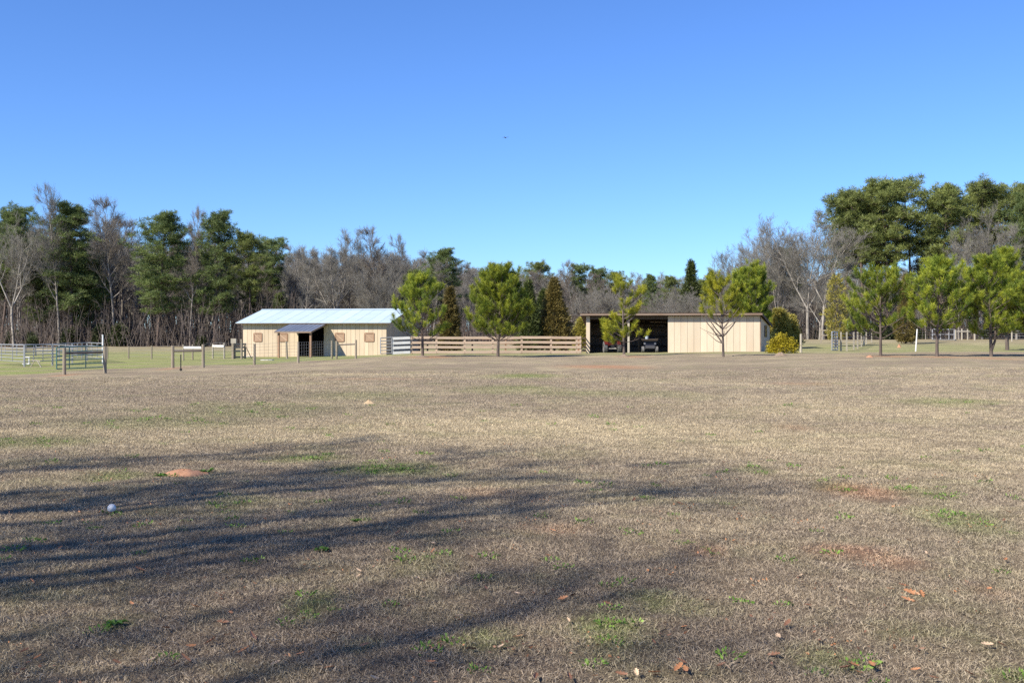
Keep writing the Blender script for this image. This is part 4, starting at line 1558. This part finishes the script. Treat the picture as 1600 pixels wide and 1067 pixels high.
cedar('bronze cedar showing between the two left young pines', 703, 88, 451, 36, 'cedar_brown', 3)
cedar('dark green cedar with bronze tip right of the dense young pine', 826, 89, 441, 40, 'cedar_green', 4)
cedar('pointed bronze-brown cedar standing alone behind the brown fence', 866, 90, 436, 58, 'cedar_brown', 5, 1200)
cedar('low olive cedar behind the fence end by the shed', 908, 96, 500, 40, 'cedar_gold', 6, 500)
cedar('yellow-green cedar just right of the shed end', 1217, 96, 484, 40, 'cedar_gold', 7, 700, prof=lambda s: np.interp(s, [0, .3, .7, 1], [.9, 1, .8, .2]))
cedar('small golden cedar right behind the yellow bush', 1238, 97, 495, 24, 'cedar_gold', 8, 420)
cedar('tall golden-brown cedar left of the right-hand young pines', 1307, 100, 428, 36, 'cedar_gold', 9, 250, .8, lambda s: np.interp(s, [0, .3, .7, .9, 1], [.8, 1, .8, .5, .2]))
cedar('dark bronze cedar between two right-hand pine crowns', 1415, 108, 432, 30, 'cedar_brown', 10, 600)
cedar('dark spire-shaped fir above the shed roof', 1080, 150, 411, 52, 'cedar_green', 12, 700, .5, lambda s: np.interp(s, [0, .3, .6, .75, .85, 1], [1, .8, .45, .26, .15, .02]), 'fir_tree', 'fir tree', .5, .12)
cedar('dark evergreen behind the grey deciduous trees near the fence end', 850, 130, 455, 60, 'cedar_green', 13, 800, .5, cz, 'cedar_tree', 'cedar tree', .4, .09)

p = at(1222, 551.5)
b_, f_ = bush_mesh(2, 1.02, .95, height(522, p), 560, 9, .13, .06)
plant('bush', 'round yellow-green bush at the right end of the shed', 'bush', p, b_, f_, 'twig', 'bush', 0, None, 5, 'foliage', 'stems')
p = pd(1213, 90)  # shrub shape stands in for dark gear behind the bush
b_, f_ = bush_mesh(3, .9, .6, height(517, p), 260, 9, .16, .07)
plant('bush', 'dark shrub standing in for dark gear behind the yellow bush', 'bush', p, b_, f_, 'twig', 'privet', 0, None, 5, 'foliage', 'stems')
p = at(588, 553)
b_, f_ = bush_mesh(9, .22, .2, .75, 40, 8, .10, .04)
plant('shrub', 'small spindly plant against the barn wall by the gate', 'shrub', p, b_, f_, 'twig_red', 'privet', 0, None, 5, 'foliage', 'stems')

# prototypes of the woods' trees (H = 16 m each), placed first where they are first needed
PROTO, TOPZ = {}, {}


def wood(kind, label, p, H, rz=0, group=None, wide=1.0):
    name, cat, H0, make = KINDS[kind]
    if kind not in PROTO:
        big, fol, bark, leaf, twig = make()
        zs = np.sort(np.array([q_[1][2] for q_ in fol]) if twig else fol[0][:, 2])
        TOPZ[kind] = float(zs[int(len(zs) * .9994) - 1])
    s = H / TOPZ[kind]
    if kind not in PROTO:
        t = thing(name, label, cat, p, rz, group)
        obj('trunk', seg_mesh('trunk', big, 6, M[bark]), t)
        if twig:
            obj('crown', seg_mesh('crown', fol, 3, M[twig]), t)
        else:
            obj('crown', me_np('crown', fol[0], [fol[1]], M[leaf], fol[2]), t)
        t.scale = (s * wide, s * wide, s)
        PROTO[kind] = t
        return t
    return copy_thing(PROTO[kind], p, rz, s, label, group, wide)


def bk(seed, bark, twig, **kw):
    def f():
        b1, s1 = bare_tree(seed, 16, **kw)
        return b1, s1, bark, None, twig
    return f


def pk(seed, leaf, **kw):
    def f():
        b1, f1 = mature_pine(seed, 18, **kw)
        return b1, f1, 'pine_bark', leaf, None
    return f


KINDS = {
    'bareA': ('bare_tree', 'tree', 16, bk(1, 'bark', 'twig', spread=.42, start=.32, n0=26)),
    'bareB': ('bare_tree', 'tree', 16, bk(2, 'bark', 'twig_red', spread=.36, start=.36, n0=26)),
    'bareC': ('bare_tree', 'tree', 16, bk(3, 'pale_bark', 'twig', spread=.45, start=.22, n0=15, fork=4.0, dens=.9)),
    'bareD': ('bare_tree', 'tree', 16, bk(4, 'bark', 'twig', spread=.62, start=.16, n0=15, fork=2.4, dens=.9)),
    'slimA': ('bare_tree', 'tree', 16, bk(5, 'bark', 'twig', spread=.24, start=.35, n0=22)),
    'slimB': ('bare_tree', 'tree', 16, bk(6, 'bark', 'twig_red', spread=.27, start=.32, n0=22, lean=.05)),
    'pale': ('bare_tree', 'tree', 16, bk(8, 'pale_bark', 'twig', spread=.5, start=.25, n0=10, lean=-.07, dens=.8, fork=5)),
    'shadeA': ('bare_tree', 'tree', 16, bk(9, 'bark', 'twig', spread=.20, start=.3, n0=15, dens=.72)),
    'shadeB': ('bare_tree', 'tree', 16, bk(10, 'bark', 'twig', spread=.23, start=.35, n0=15, dens=.72, lean=.03)),
    'pineA': ('pine_tree', 'pine tree', 18, pk(11, 'mature', crown=.58, wid=.22, nl=42)),
    'pineB': ('pine_tree', 'pine tree', 18, pk(12, 'mature', crown=.48, wid=.22, nl=36, flat_top=True)),
    'pineC': ('pine_tree', 'pine tree', 18, pk(13, 'mature_olive', crown=.52, wid=.24, nl=44)),
    'pineD': ('pine_tree', 'pine tree', 18, pk(14, 'mature_olive', crown=.46, wid=.25, nl=38, flat_top=True)),
    'pineE': ('pine_tree', 'pine tree', 18, pk(15, 'mature', crown=.75, wid=.24, nl=54)),
}
wr = random.Random(77)
LOOK = {'slimA': 'slender grey', 'slimB': 'slender leaning reddish', 'bareA': 'straight grey', 'bareB': 'straight reddish', 'bareC': 'pale forked', 'bareD': 'low-forked spreading', 'pineA': 'tall', 'pineB': 'flat-topped', 'pineC': 'olive', 'pineD': 'flat-topped olive', 'pineE': 'full-crowned'}


def fill(kind, px_, top, D, place, wide=1.0):
    w = 'pine' if kind.startswith('pine') else 'bare tree'
    lb = LOOK[kind] + ' ' + w + ' ' + place
    return wt(kind, px_, top, D, lb, LOOK[kind] + ' ' + w + 's ' + place, wide)



def wt(kind, px_, top, D, label, group=None, wide=1.0, rz=None):
    p = pd(px_, D)
    return wood(kind, label, p, height(top, p), wr.uniform(0, 6.28) if rz is None else rz, group, wide)


# --- left woods, the trees one can tell apart
wt('pale', 22, 335, 133, 'crooked pale-barked bare tree at the far left edge of the woods', rz=0)
wt('pineB', 33, 318, 140, 'flat-topped pine above the pale crooked tree at the left edge', wide=.8)
wt('pineA', 2, 325, 142, 'pine cut by the left edge of the photograph')
wt('pineE', 112, 317, 136, 'broad dark pine veiled by tall bare branches at the left', wide=1.2)
wt('bareA', 92, 288, 134, 'tallest bare tree, its twigs standing above the broad left pine', wide=.8)
wt('bareB', 178, 308, 136, 'tall reddish bare tree between the two broad left pines')
wt('pineE', 246, 330, 134, 'big dark pine left of the brown-topped dead pine', wide=1.25)
wt('bareB', 297, 320, 133, 'brown-topped half-dead tree between two dark left pines', wide=.6)
wt('pineE', 335, 327, 134, 'dark pine just right of the brown-topped tree', wide=1.0)
wt('pineC', 392, 361, 134, 'round-topped olive pine above the barn left roof end', wide=1.0)
wt('pineB', 424, 368, 148, 'small pine showing behind the round-topped olive pine')
wt('bareA', 462, 380, 142, 'bare tree first to the right of the left pines')
wt('bareC', 520, 372, 138, 'pale forked bare tree above the middle of the barn roof')
wt('bareA', 545, 358, 146, 'tall bare tree behind the pale forked one above the barn')
wt('bareB', 598, 352, 146, 'tall reddish bare tree above the barn right roof end', wide=1.0)
wt('bareD', 600, 400, 130, 'dark many-limbed bare tree right behind the barn roof', wide=.9)
wt('bareA', 632, 366, 150, 'bare tree left of the big pine behind the airy young pine', wide=.8)
wt('pineE', 686, 387, 140, 'big dark pine rising behind the airy young pine', wide=1.25)
wt('pineC', 642, 420, 138, 'lower pine joining the left side of the big dark pine')
wt('bareB', 722, 410, 165, 'bare tree above the left shoulder of the dense young pine')
wt('bareA', 765, 408, 175, 'tall bare tree whose twigs stand over the dense young pine')
wt('pineD', 832, 407, 165, 'rounded pine right of the dense young pine crown')
wt('bareB', 845, 420, 152, 'reddish bare tree in front of the rounded pine')
wt('bareB', 878, 405, 170, 'reddish bare tree above the lone bronze cedar')
wt('pineB', 903, 411, 172, 'small flat pine top right of the lone bronze cedar', wide=.9)
wt('bareC', 920, 445, 130, 'pale bare tree behind the shed roof left end', wide=1.1)
wt('pineB', 935, 417, 172, 'narrow pine top above the shed roof left end', wide=.8)
wt('bareD', 950, 440, 132, 'many-branched grey tree left of the thin yellow-green pine', wide=.95)
wt('pineD', 968, 422, 175, 'flat pine top behind the tip of the thin yellow-green pine', wide=.9)
wt('bareA', 1003, 436, 165, 'grey bare tree right behind the thin yellow-green pine')
wt('pineA', 1025, 428, 158, 'dark pine above the shed, first left of the fir spire', wide=.9)
wt('pineC', 1050, 430, 162, 'olive pine above the shed against the fir spire', wide=.9)
wt('pineA', 1115, 424, 165, 'pine above the shed, first right of the fir spire', wide=.9)
wt('pineC', 1098, 436, 160, 'low pine behind the fir spire right side')
wt('bareD', 1045, 470, 125, 'short bushy bare tree right over the shed roof middle', wide=1.0)
wt('bareC', 1100, 462, 128, 'pale bare tree behind the sparse young pine')
# --- right woods
wt('bareD', 1162, 384, 146, 'outermost bare tree at the left end of the right woods', wide=1.1)
wt('bareD', 1198, 350, 144, 'fine-twigged bare tree between two wide ones left of the right pines', wide=1.1, rz=4.0)
wt('bareD', 1180, 362, 140, 'wide grey bare tree sloping down at the left of the right woods', wide=1.0)
wt('bareD', 1215, 335, 134, 'large spreading bare tree against the sky above the yellow bush', wide=1.0, rz=2.0)
wt('bareC', 1262, 332, 130, 'pale-limbed bare tree left of the tall right pines', wide=1.25)
wt('pale', 1285, 340, 128, 'white-limbed bare tree reaching across below the right pines', rz=3.6)
wt('pineC', 1235, 385, 150, 'low olive pine behind the spreading bare tree')
for x, tp, D, k, lb, w in ((1318, 300, 142, 'pineC', 'leftmost of the tall pines in the right woods', 1.0), (1352, 290, 139, 'pineD', 'tall pine second from the left in the right pine group', 1.15), (1390, 276, 136, 'pineC', 'high pine left of the topmost one in the right group', 1.0),
                           (1428, 272, 139, 'pineD', 'topmost pine of the right-hand group', 1.15), (1466, 284, 136, 'pineC', 'tall pine on the right shoulder of the pine group', 1.0), (1372, 300, 146, 'pineA', 'tall pine set back in the middle of the right group', 1.1), 
                           (1448, 300, 147, 'pineA', 'shaded pine set back right of the topmost one', 1.1),
                           (1522, 280, 138, 'pineD', 'pine standing apart with a gap of sky at its left', 1.05), (1542, 288, 142, 'pineC', 'olive pine behind the grey bare tree near the right edge', .9), (1592, 283, 139, 'pineC', 'tall pine cut by the right edge of the photograph', 1.0), (1615, 300, 132, 'pineE', 'dense pine just beyond the right edge', 1.0)):
    wt(k, x, tp, D, lb, None, w)
wt('bareD', 1535, 318, 130, 'grey bare tree fanning out before the right-edge pines', wide=.8)
wt('bareA', 1498, 380, 128, 'small bare tree in the sky gap of the right pines')
wt('bareA', 1588, 345, 127, 'bare tree right beside the right photo edge')

# --- fill: trees of the woods that read alike
for i in range(62):
    x = wr.uniform(-60, 470)
    D = wr.uniform(138, 168)
    k = wr.choice(['slimA', 'slimB', 'slimA', 'bareB', 'bareA'])
    top = np.interp(x, [-60, 100, 260, 400, 470], [352, 338, 356, 388, 396]) + wr.uniform(-14, 50)
    fill(k, x, top, D, 'in the left woods', wr.uniform(.8, 1.2))
for i in range(20):
    x = wr.uniform(-40, 440)
    fill(wr.choice(['pineA', 'pineB', 'pineE']), x, np.interp(x, [-40, 250, 440], [370, 380, 415]) + wr.uniform(-12, 45), wr.uniform(136, 160), 'deep inside the left woods')
for i in range(54):
    x = wr.uniform(440, 1010)
    D = wr.uniform(134, 185)
    k = wr.choice(['bareA', 'bareB', 'slimA', 'bareC', 'slimB', 'bareD'])
    top = np.interp(x, [440, 520, 640, 740, 870, 1010], [392, 378, 385, 424, 424, 440]) + wr.uniform(-6, 45)
    fill(k, x, top, D, 'behind the barn and brown fence', wr.uniform(.85, 1.2))
for i in range(14):
    x = wr.uniform(990, 1150)
    fill(wr.choice(['bareA', 'bareD', 'slimB', 'bareC']), x, wr.uniform(445, 485), wr.uniform(126, 165), 'behind the shed', wr.uniform(.9, 1.2))
for i in range(26):
    x = wr.uniform(1150, 1640)
    fill(wr.choice(['bareA', 'slimA', 'bareD', 'bareC', 'slimB']), x, np.interp(x, [1150, 1220, 1640], [430, 415, 415]) + wr.uniform(-15, 50), wr.uniform(127, 160), 'in the woods below the tall right pines', wr.uniform(.85, 1.25))
for i in range(5):
    x = wr.uniform(1480, 1640)
    fill(wr.choice(['pineC', 'pineE', 'pineD']), x, wr.uniform(400, 450), wr.uniform(132, 150), 'low under the tall right pines')
# understory evergreens along the wood's foot
und = None
for i in range(18):
    x = wr.choice([wr.uniform(-30, 440), wr.uniform(440, 1050), wr.uniform(1150, 1640)])
    D = wr.uniform(127, 140)
    p = pd(x, D)
    hh = wr.uniform(1.2, 3.0)
    if und is None:
        b_, f_ = bush_mesh(31, 1.1, 1.0, 2.4, 420, 9, .26, .11)
        und = plant('shrub', 'dark evergreen shrub at the foot of the woods', 'shrub', p, b_, f_, 'twig', 'privet', 0, 'evergreen shrubs at the foot of the woods', 5, 'foliage', 'stems')
    else:
        copy_thing(und, p, wr.uniform(0, 6), hh / 2.4)

# brush and thin stems that nobody could count
rng = np.random.RandomState(9)
segs = []
for i in range(7000):
    px_ = rng.uniform(-120, 1720)
    D = rng.uniform(129, 172)
    if 1330 < px_ and D < 133:
        D += 5
    p = pd(px_, D)
    hgt = rng.uniform(1.2, 5.5) * (1.25 if px_ < 480 else .9)
    q = np.array(p)
    d = nrm(np.array([rng.normal() * .22, rng.normal() * .22, 1]))
    e1 = q + d * hgt * .5
    e2 = e1 + nrm(d + rng.normal(size=3) * .2) * hgt * .5
    segs += [(q, e1, .04, .03), (e1, e2, .03, .014)]
    for k in range(5):
        o_ = q + d * hgt * rng.uniform(.2, .5) if k < 2 else e1 + (e2 - e1) * rng.uniform(0, .9)
        segs.append((o_, o_ + nrm(rng.normal(size=3) + np.array([0, 0, .9])) * rng.uniform(.4, 1.3), .018, .011))
tag(obj('undergrowth', seg_mesh('undergrowth', segs, 3, M['brush'])), 'leafless brush and thin stems at the foot of the woods', None, None, 'stuff')

# the woods going on behind, one mass of trunks and twigs
def strip_patch(name, x0, x1, y0, y1, dens, hf):
    us, vs_ = np.linspace(x0, x1, 80), np.linspace(y0, y1, 12)
    U, Y = np.meshgrid(us, vs_)
    X = (U - 800) / F * Y
    V_ = np.stack([X, Y, h(X, Y) - .1], -1).reshape(-1, 3)
    i_ = np.arange(11 * 80).reshape(11, 80)[:, :-1].ravel()
    me_ = me_np(name, V_, [np.stack([i_, i_ + 1, i_ + 81, i_ + 80], -1)], M['twig'])
    for k_, a_ in (('dens', np.full_like(X, dens)), ('size', hf(U) * Y / 200 / 15)):
        me_.attributes.new(k_, 'FLOAT', 'POINT').data.foreach_set('value', a_.astype(np.float32).ravel())
    return me_


mass = []
for k in range(5):
    b1, s1 = bare_tree(60 + k, 15, spread=.36, start=.25, n0=20, dens=.8)
    s_ = np.array([(*a, *c_, r0, r1) for a, c_, r0, r1 in b1 + s1], float)
    V, Q = frusta(s_[:, 0:3], s_[:, 3:6], s_[:, 6] * 1.4, s_[:, 7] * 1.5, 3)
    mass.append(me_np('wood_tree', V, [Q], M['twig_red' if k % 2 else 'twig']))
hfun = lambda x: np.interp(x, [-150, 0, 300, 450, 620, 760, 1000, 1150, 1250, 1760], [18, 18.5, 17, 15.5, 15.5, 12.5, 11, 10.5, 12, 13])
scatter('woods', 'bare woods going on behind the nearer trees', strip_patch('woods', -150, 1760, 168, 240, .075, hfun), mass, 5, .8, 1.08)

# trees out of view on the left whose shadows lie across the lawn
Tn = Vector((-SH.y, SH.x, 0))
for i, (k, pp, tip, H) in enumerate((('shadeB', 13.6, 6.6, 15), ('shadeA', 12.9, 8.6, 16), ('shadeB', 12.3, 6.9, 17), ('shadeA', 11.5, 8.7, 15), ('shadeB', 10.9, 9.9, 16), ('shadeA', 10.3, 7.9, 17), ('shadeB', 9.7, 9.3, 15), ('shadeA', 9.2, 8.5, 16), ('shadeB', 8.7, 10.5, 17), ('shadeA', 8.2, 9.7, 15), ('shadeB', 7.7, 8.3, 16), ('shadeA', 7.1, 5.8, 17), ('shadeB', 6.5, 7.6, 15), ('shadeB', 5.3, 6.2, 17), ('shadeA', 5.9, 4.8, 15), ('shadeB', 4.6, 4.9, 16), ('shadeA', 3.9, 5.6, 17))):
    q = SH * (tip - H / math.tan(R(SUN_EL))) + Tn * pp
    q.z = 0
    wood(k, 'tall bare tree out of view whose shadow crosses the lawn', q, H, i * 1.3, 'bare trees left of the view')

# ---------------------------------------------------------------- small things on the near lawn
p = at(174.5, 801.5)
mb = MB()
n1, n2, rb = 20, 14, .037
vs, fs = [], []
for j in range(n2 + 1):
    th = math.pi * j / n2
    for i in range(n1):
        vs.append((rb * math.sin(th) * math.cos(2 * math.pi * i / n1), rb * math.sin(th) * math.sin(2 * math.pi * i / n1), rb * math.cos(th)))
for j in range(n2):
    for i in range(n1):
        fs.append((j * n1 + i, (j + 1) * n1 + i, (j + 1) * n1 + (i + 1) % n1, j * n1 + (i + 1) % n1))
mb.add(vs, fs)
me = mb.mesh('ball', M['ball'])
me.polygons.foreach_set('use_smooth', [True] * len(me.polygons))
tag(obj('ball', me, None, p + Vector((0, 0, .045))), 'white ball lying on the shaded brown grass', 'ball')


def mound(label, px_, py_, wpx, hgt, seed, mat='clay'):
    p = at(px_, py_)
    w = wpx / 2 * p.y / F
    rs_ = np.random.RandomState(seed)
    vs, fs, n, k = [], [], 20, 7
    for j in range(k + 1):
        t = j / k
        for i in range(n):
            a = 2 * math.pi * i / n
            r_ = w * t * (1 + .10 * math.sin(2 * a + seed) + .07 * math.sin(5 * a))
            z = hgt * (math.cos(t * math.pi) * .5 + .5) + rs_.normal() * hgt * .13 - (.03 if j == k else 0)
            vs.append((math.cos(a) * r_, math.sin(a) * r_ * .8, z))
    for j in range(k):
        for i in range(n):
            fs.append((j * n + i, (j + 1) * n + i, (j + 1) * n + (i + 1) % n, j * n + (i + 1) % n))
    mb_ = MB().add(vs, fs)
    me_ = mb_.mesh('dirt_mound', M[mat])
    me_.polygons.foreach_set('use_smooth', [True] * len(me_.polygons))
    tag(obj('dirt_mound', me_, None, p), label, 'dirt mound')


mound('red clay mound with green sprigs beside it on the shaded lawn', 288, 741, 84, .055, 1)
mound('small pale clay lump in the middle of the brown lawn', 577, 631, 22, .08, 2, 'straw')
mound('tiny reddish clay lump on the far grass near the white pole', 1405, 543, 7, .28, 3)
mound('orange clay heap at the left of a right-hand young pine foot', 1359, 558.5, 14, .12, 4)
mound('earth mound round the foot of the shed pine', 975, 557, 20, .14, 5, 'earth')
mound('earth mound round the foot of the airy young pine', 659, 558.2, 26, .12, 6, 'earth')
mound('brown earth heap below the yellow bush', 1220, 556, 24, .20, 7, 'earth')


def sprig(label, px_, py_, n, L, W, seed, up=.7):
    p = at(px_, py_)
    rs_ = np.random.RandomState(seed)
    t = thing('weed', label, 'weed', p)
    for k in range(n):
        a = 2 * math.pi * k / n + rs_.uniform(-.3, .3)
        mb_ = MB()
        e = rs_.uniform(up * .5, up * 1.3)
        l = L * rs_.uniform(.7, 1.2)
        d = Vector((math.cos(a), math.sin(a), e)).normalized()
        s_ = Vector((-math.sin(a), math.cos(a), 0))
        q0, q1, q2 = d * l * .15, d * l * .6, d * l + Vector((0, 0, -l * .25))
        n_ = Vector((0, 0, .006))
        mb_.add([q0 - s_ * W * .2, q0 + s_ * W * .2, q1 + s_ * W * .5 + n_, q1 - s_ * W * .5 + n_, q1 - n_, q2], [(0, 4, 3), (0, 1, 4), (1, 2, 4), (3, 4, 5), (4, 2, 5)])
        o_ = part('leaf', mb_, 'weed', t)


sprig('dark broad-leaved weed in the shaded foreground lawn', 505, 861, 9, .085, .035, 1)
sprig('green sprig at the left of the red clay mound', 251, 745, 10, .11, .03, 2)
sprig('green sprig at the right of the red clay mound', 322, 739, 11, .12, .035, 3)
sprig('bright green weed rosette low at the left', 180, 975, 11, .07, .03, 4, .4)
sprig('pale green weed left of the middle shadows', 556, 815, 9, .06, .025, 5)

# airplane far off in the sky
D = 1500.0
p = Vector(((789.5 - 800) / F * D, D, CH + (HY - 215.5) / F * D))
t = thing('airplane', 'tiny dark airplane high in the clear sky', 'airplane', p, R(70))
mb = MB()
for a, r0, r1, b_ in ((-4.2, .12, .42, -2.6), (-2.6, .42, .62, 1.0), (1.0, .62, .5, 2.6), (2.6, .5, .12, 3.6)):
    mb.tube((a, 0, 0), (b_, 0, 0), r0, 10, r1)
part('fuselage', mb, 'plane', t)
for s in (-1, 1):
    mb = MB()
    mb.add([(1.3, s * .5, .35), (-.5, s * .5, .35), (-.2, s * 5, .75), (.8, s * 5, .75), (1.3, s * .5, .55), (-.5, s * .5, .5), (-.2, s * 5, .82), (.8, s * 5, .82)],
           [(0, 1, 2, 3), (7, 6, 5, 4), (0, 4, 5, 1), (1, 5, 6, 2), (2, 6, 7, 3), (3, 7, 4, 0)])
    part('wing', mb, 'plane', t)
mb = MB()
mb.box(-4.2, -3.3, -1.6, 1.6, .1, .2)
part('tailplane', mb, 'plane', t)
part('fin', MB().add([(-4.2, -.06, .2), (-3.0, -.06, .3), (-3.9, -.06, 1.5), (-4.3, -.06, 1.5), (-4.2, .06, .2), (-3.0, .06, .3), (-3.9, .06, 1.5), (-4.3, .06, 1.5)],
                     [(0, 1, 2, 3), (7, 6, 5, 4), (0, 4, 5, 1), (1, 5, 6, 2), (2, 6, 7, 3), (3, 7, 4, 0)]), 'plane', t)


# fallen leaves, each one its own thing
def leaf_mesh(seed, mat):
    rs_ = np.random.RandomState(seed)
    out = [(0, 0), (.10, .10), (.22, .16), (.30, .10), (.42, .24), (.52, .12), (.66, .22), (.76, .10), (.88, .12), (1, 0)]
    V, Fc = [], []
    curl, fold, tw = rs_.uniform(.15, .5), rs_.uniform(.2, .7), rs_.uniform(-.4, .4)
    for u, w in out:
        for s in (-1, 0, 1):
            V.append((u - .5, s * w * (1 + rs_.uniform(-.15, .15)), curl * (u - .5) ** 2 + abs(s) * w * fold + s * w * tw * (u - .5) + .02))
    for i in range(len(out) - 1):
        a = i * 3
        Fc += [(a, a + 1, a + 4, a + 3), (a + 1, a + 2, a + 5, a + 4)]
    me_ = bpy.data.meshes.new('fallen_leaf')
    me_.from_pydata(V, [], Fc)
    at_ = me_.attributes.new('tone', 'FLOAT', 'POINT')
    at_.data.foreach_set('value', rs_.uniform(.1, .9, len(V)).astype(np.float32))
    me_.materials.append(M[mat])
    return me_


LM = {k: [leaf_mesh(s, 'leaf_' + k) for s in range(4)] for k in ('orange', 'brown', 'pale')}
lr = random.Random(12)
spots = [(1424, 932, .09, 'orange'), (1418, 942, .08, 'orange'), (1440, 934, .07, 'orange'), (1412, 920, .06, 'brown'), (1392, 925, .06, 'orange'), (1060, 1050, .07, 'orange'), (1072, 1052, .06, 'orange'), (1022, 1058, .06, 'orange'), (1250, 904, .06, 'pale'),
         (1545, 925, .05, 'orange'), (206, 948, .05, 'orange'), (298, 1015, .05, 'orange'), (330, 1008, .07, 'brown'), (395, 1000, .08, 'brown'), (348, 978, .06, 'brown'), (305, 953, .05, 'orange'), (218, 895, .08, 'brown'), (452, 876, .06, 'pale'), (468, 1028, .05, 'orange'), (430, 1043, .05, 'pale'), (677, 853, .05, 'pale'),
         (635, 836, .05, 'orange'), (810, 1000, .05, 'orange'), (290, 1035, .07, 'orange'), (515, 1050, .05, 'orange'), (1322, 1050, .07, 'brown'), (1362, 1046, .08, 'orange'), (1210, 1030, .07, 'brown'), (5, 754, .04, 'pale'), (32, 790, .05, 'orange'), (100, 785, .05, 'orange'), (520, 995, .05, 'brown'), (1450, 818, .05, 'orange'),
         (1575, 803, .05, 'orange'), (1420, 848, .05, 'orange'), (1065, 1040, .05, 'brown'), (1108, 888, .05, 'pale'), (880, 940, .06, 'orange'), (712, 1035, .06, 'orange'), (560, 905, .05, 'pale')]
for i in range(80):
    spots.append((lr.uniform(0, 1600), 1066 - 290 * lr.random() ** 1.7, lr.uniform(.035, .065), lr.choice(['orange', 'brown', 'brown', 'pale'])))
LN = {'orange': 'orange-brown fallen leaf lying curled on the brown lawn', 'brown': 'dark brown fallen leaf lying in the dry grass', 'pale': 'pale tan fallen leaf lying on the dry grass'}
for px_, py_, s, k in spots:
    p = at(px_, py_)
    o_ = obj('fallen_leaf', lr.choice(LM[k]), None, p + Vector((0, 0, .022)), 0)
    o_.rotation_euler = (lr.uniform(-.5, .5), lr.uniform(-.4, .4), lr.uniform(0, 6.28))
    o_.scale = (s * 1.1,) * 3
    tag(o_, LN[k], 'leaf', k + ' fallen leaves on the lawn')
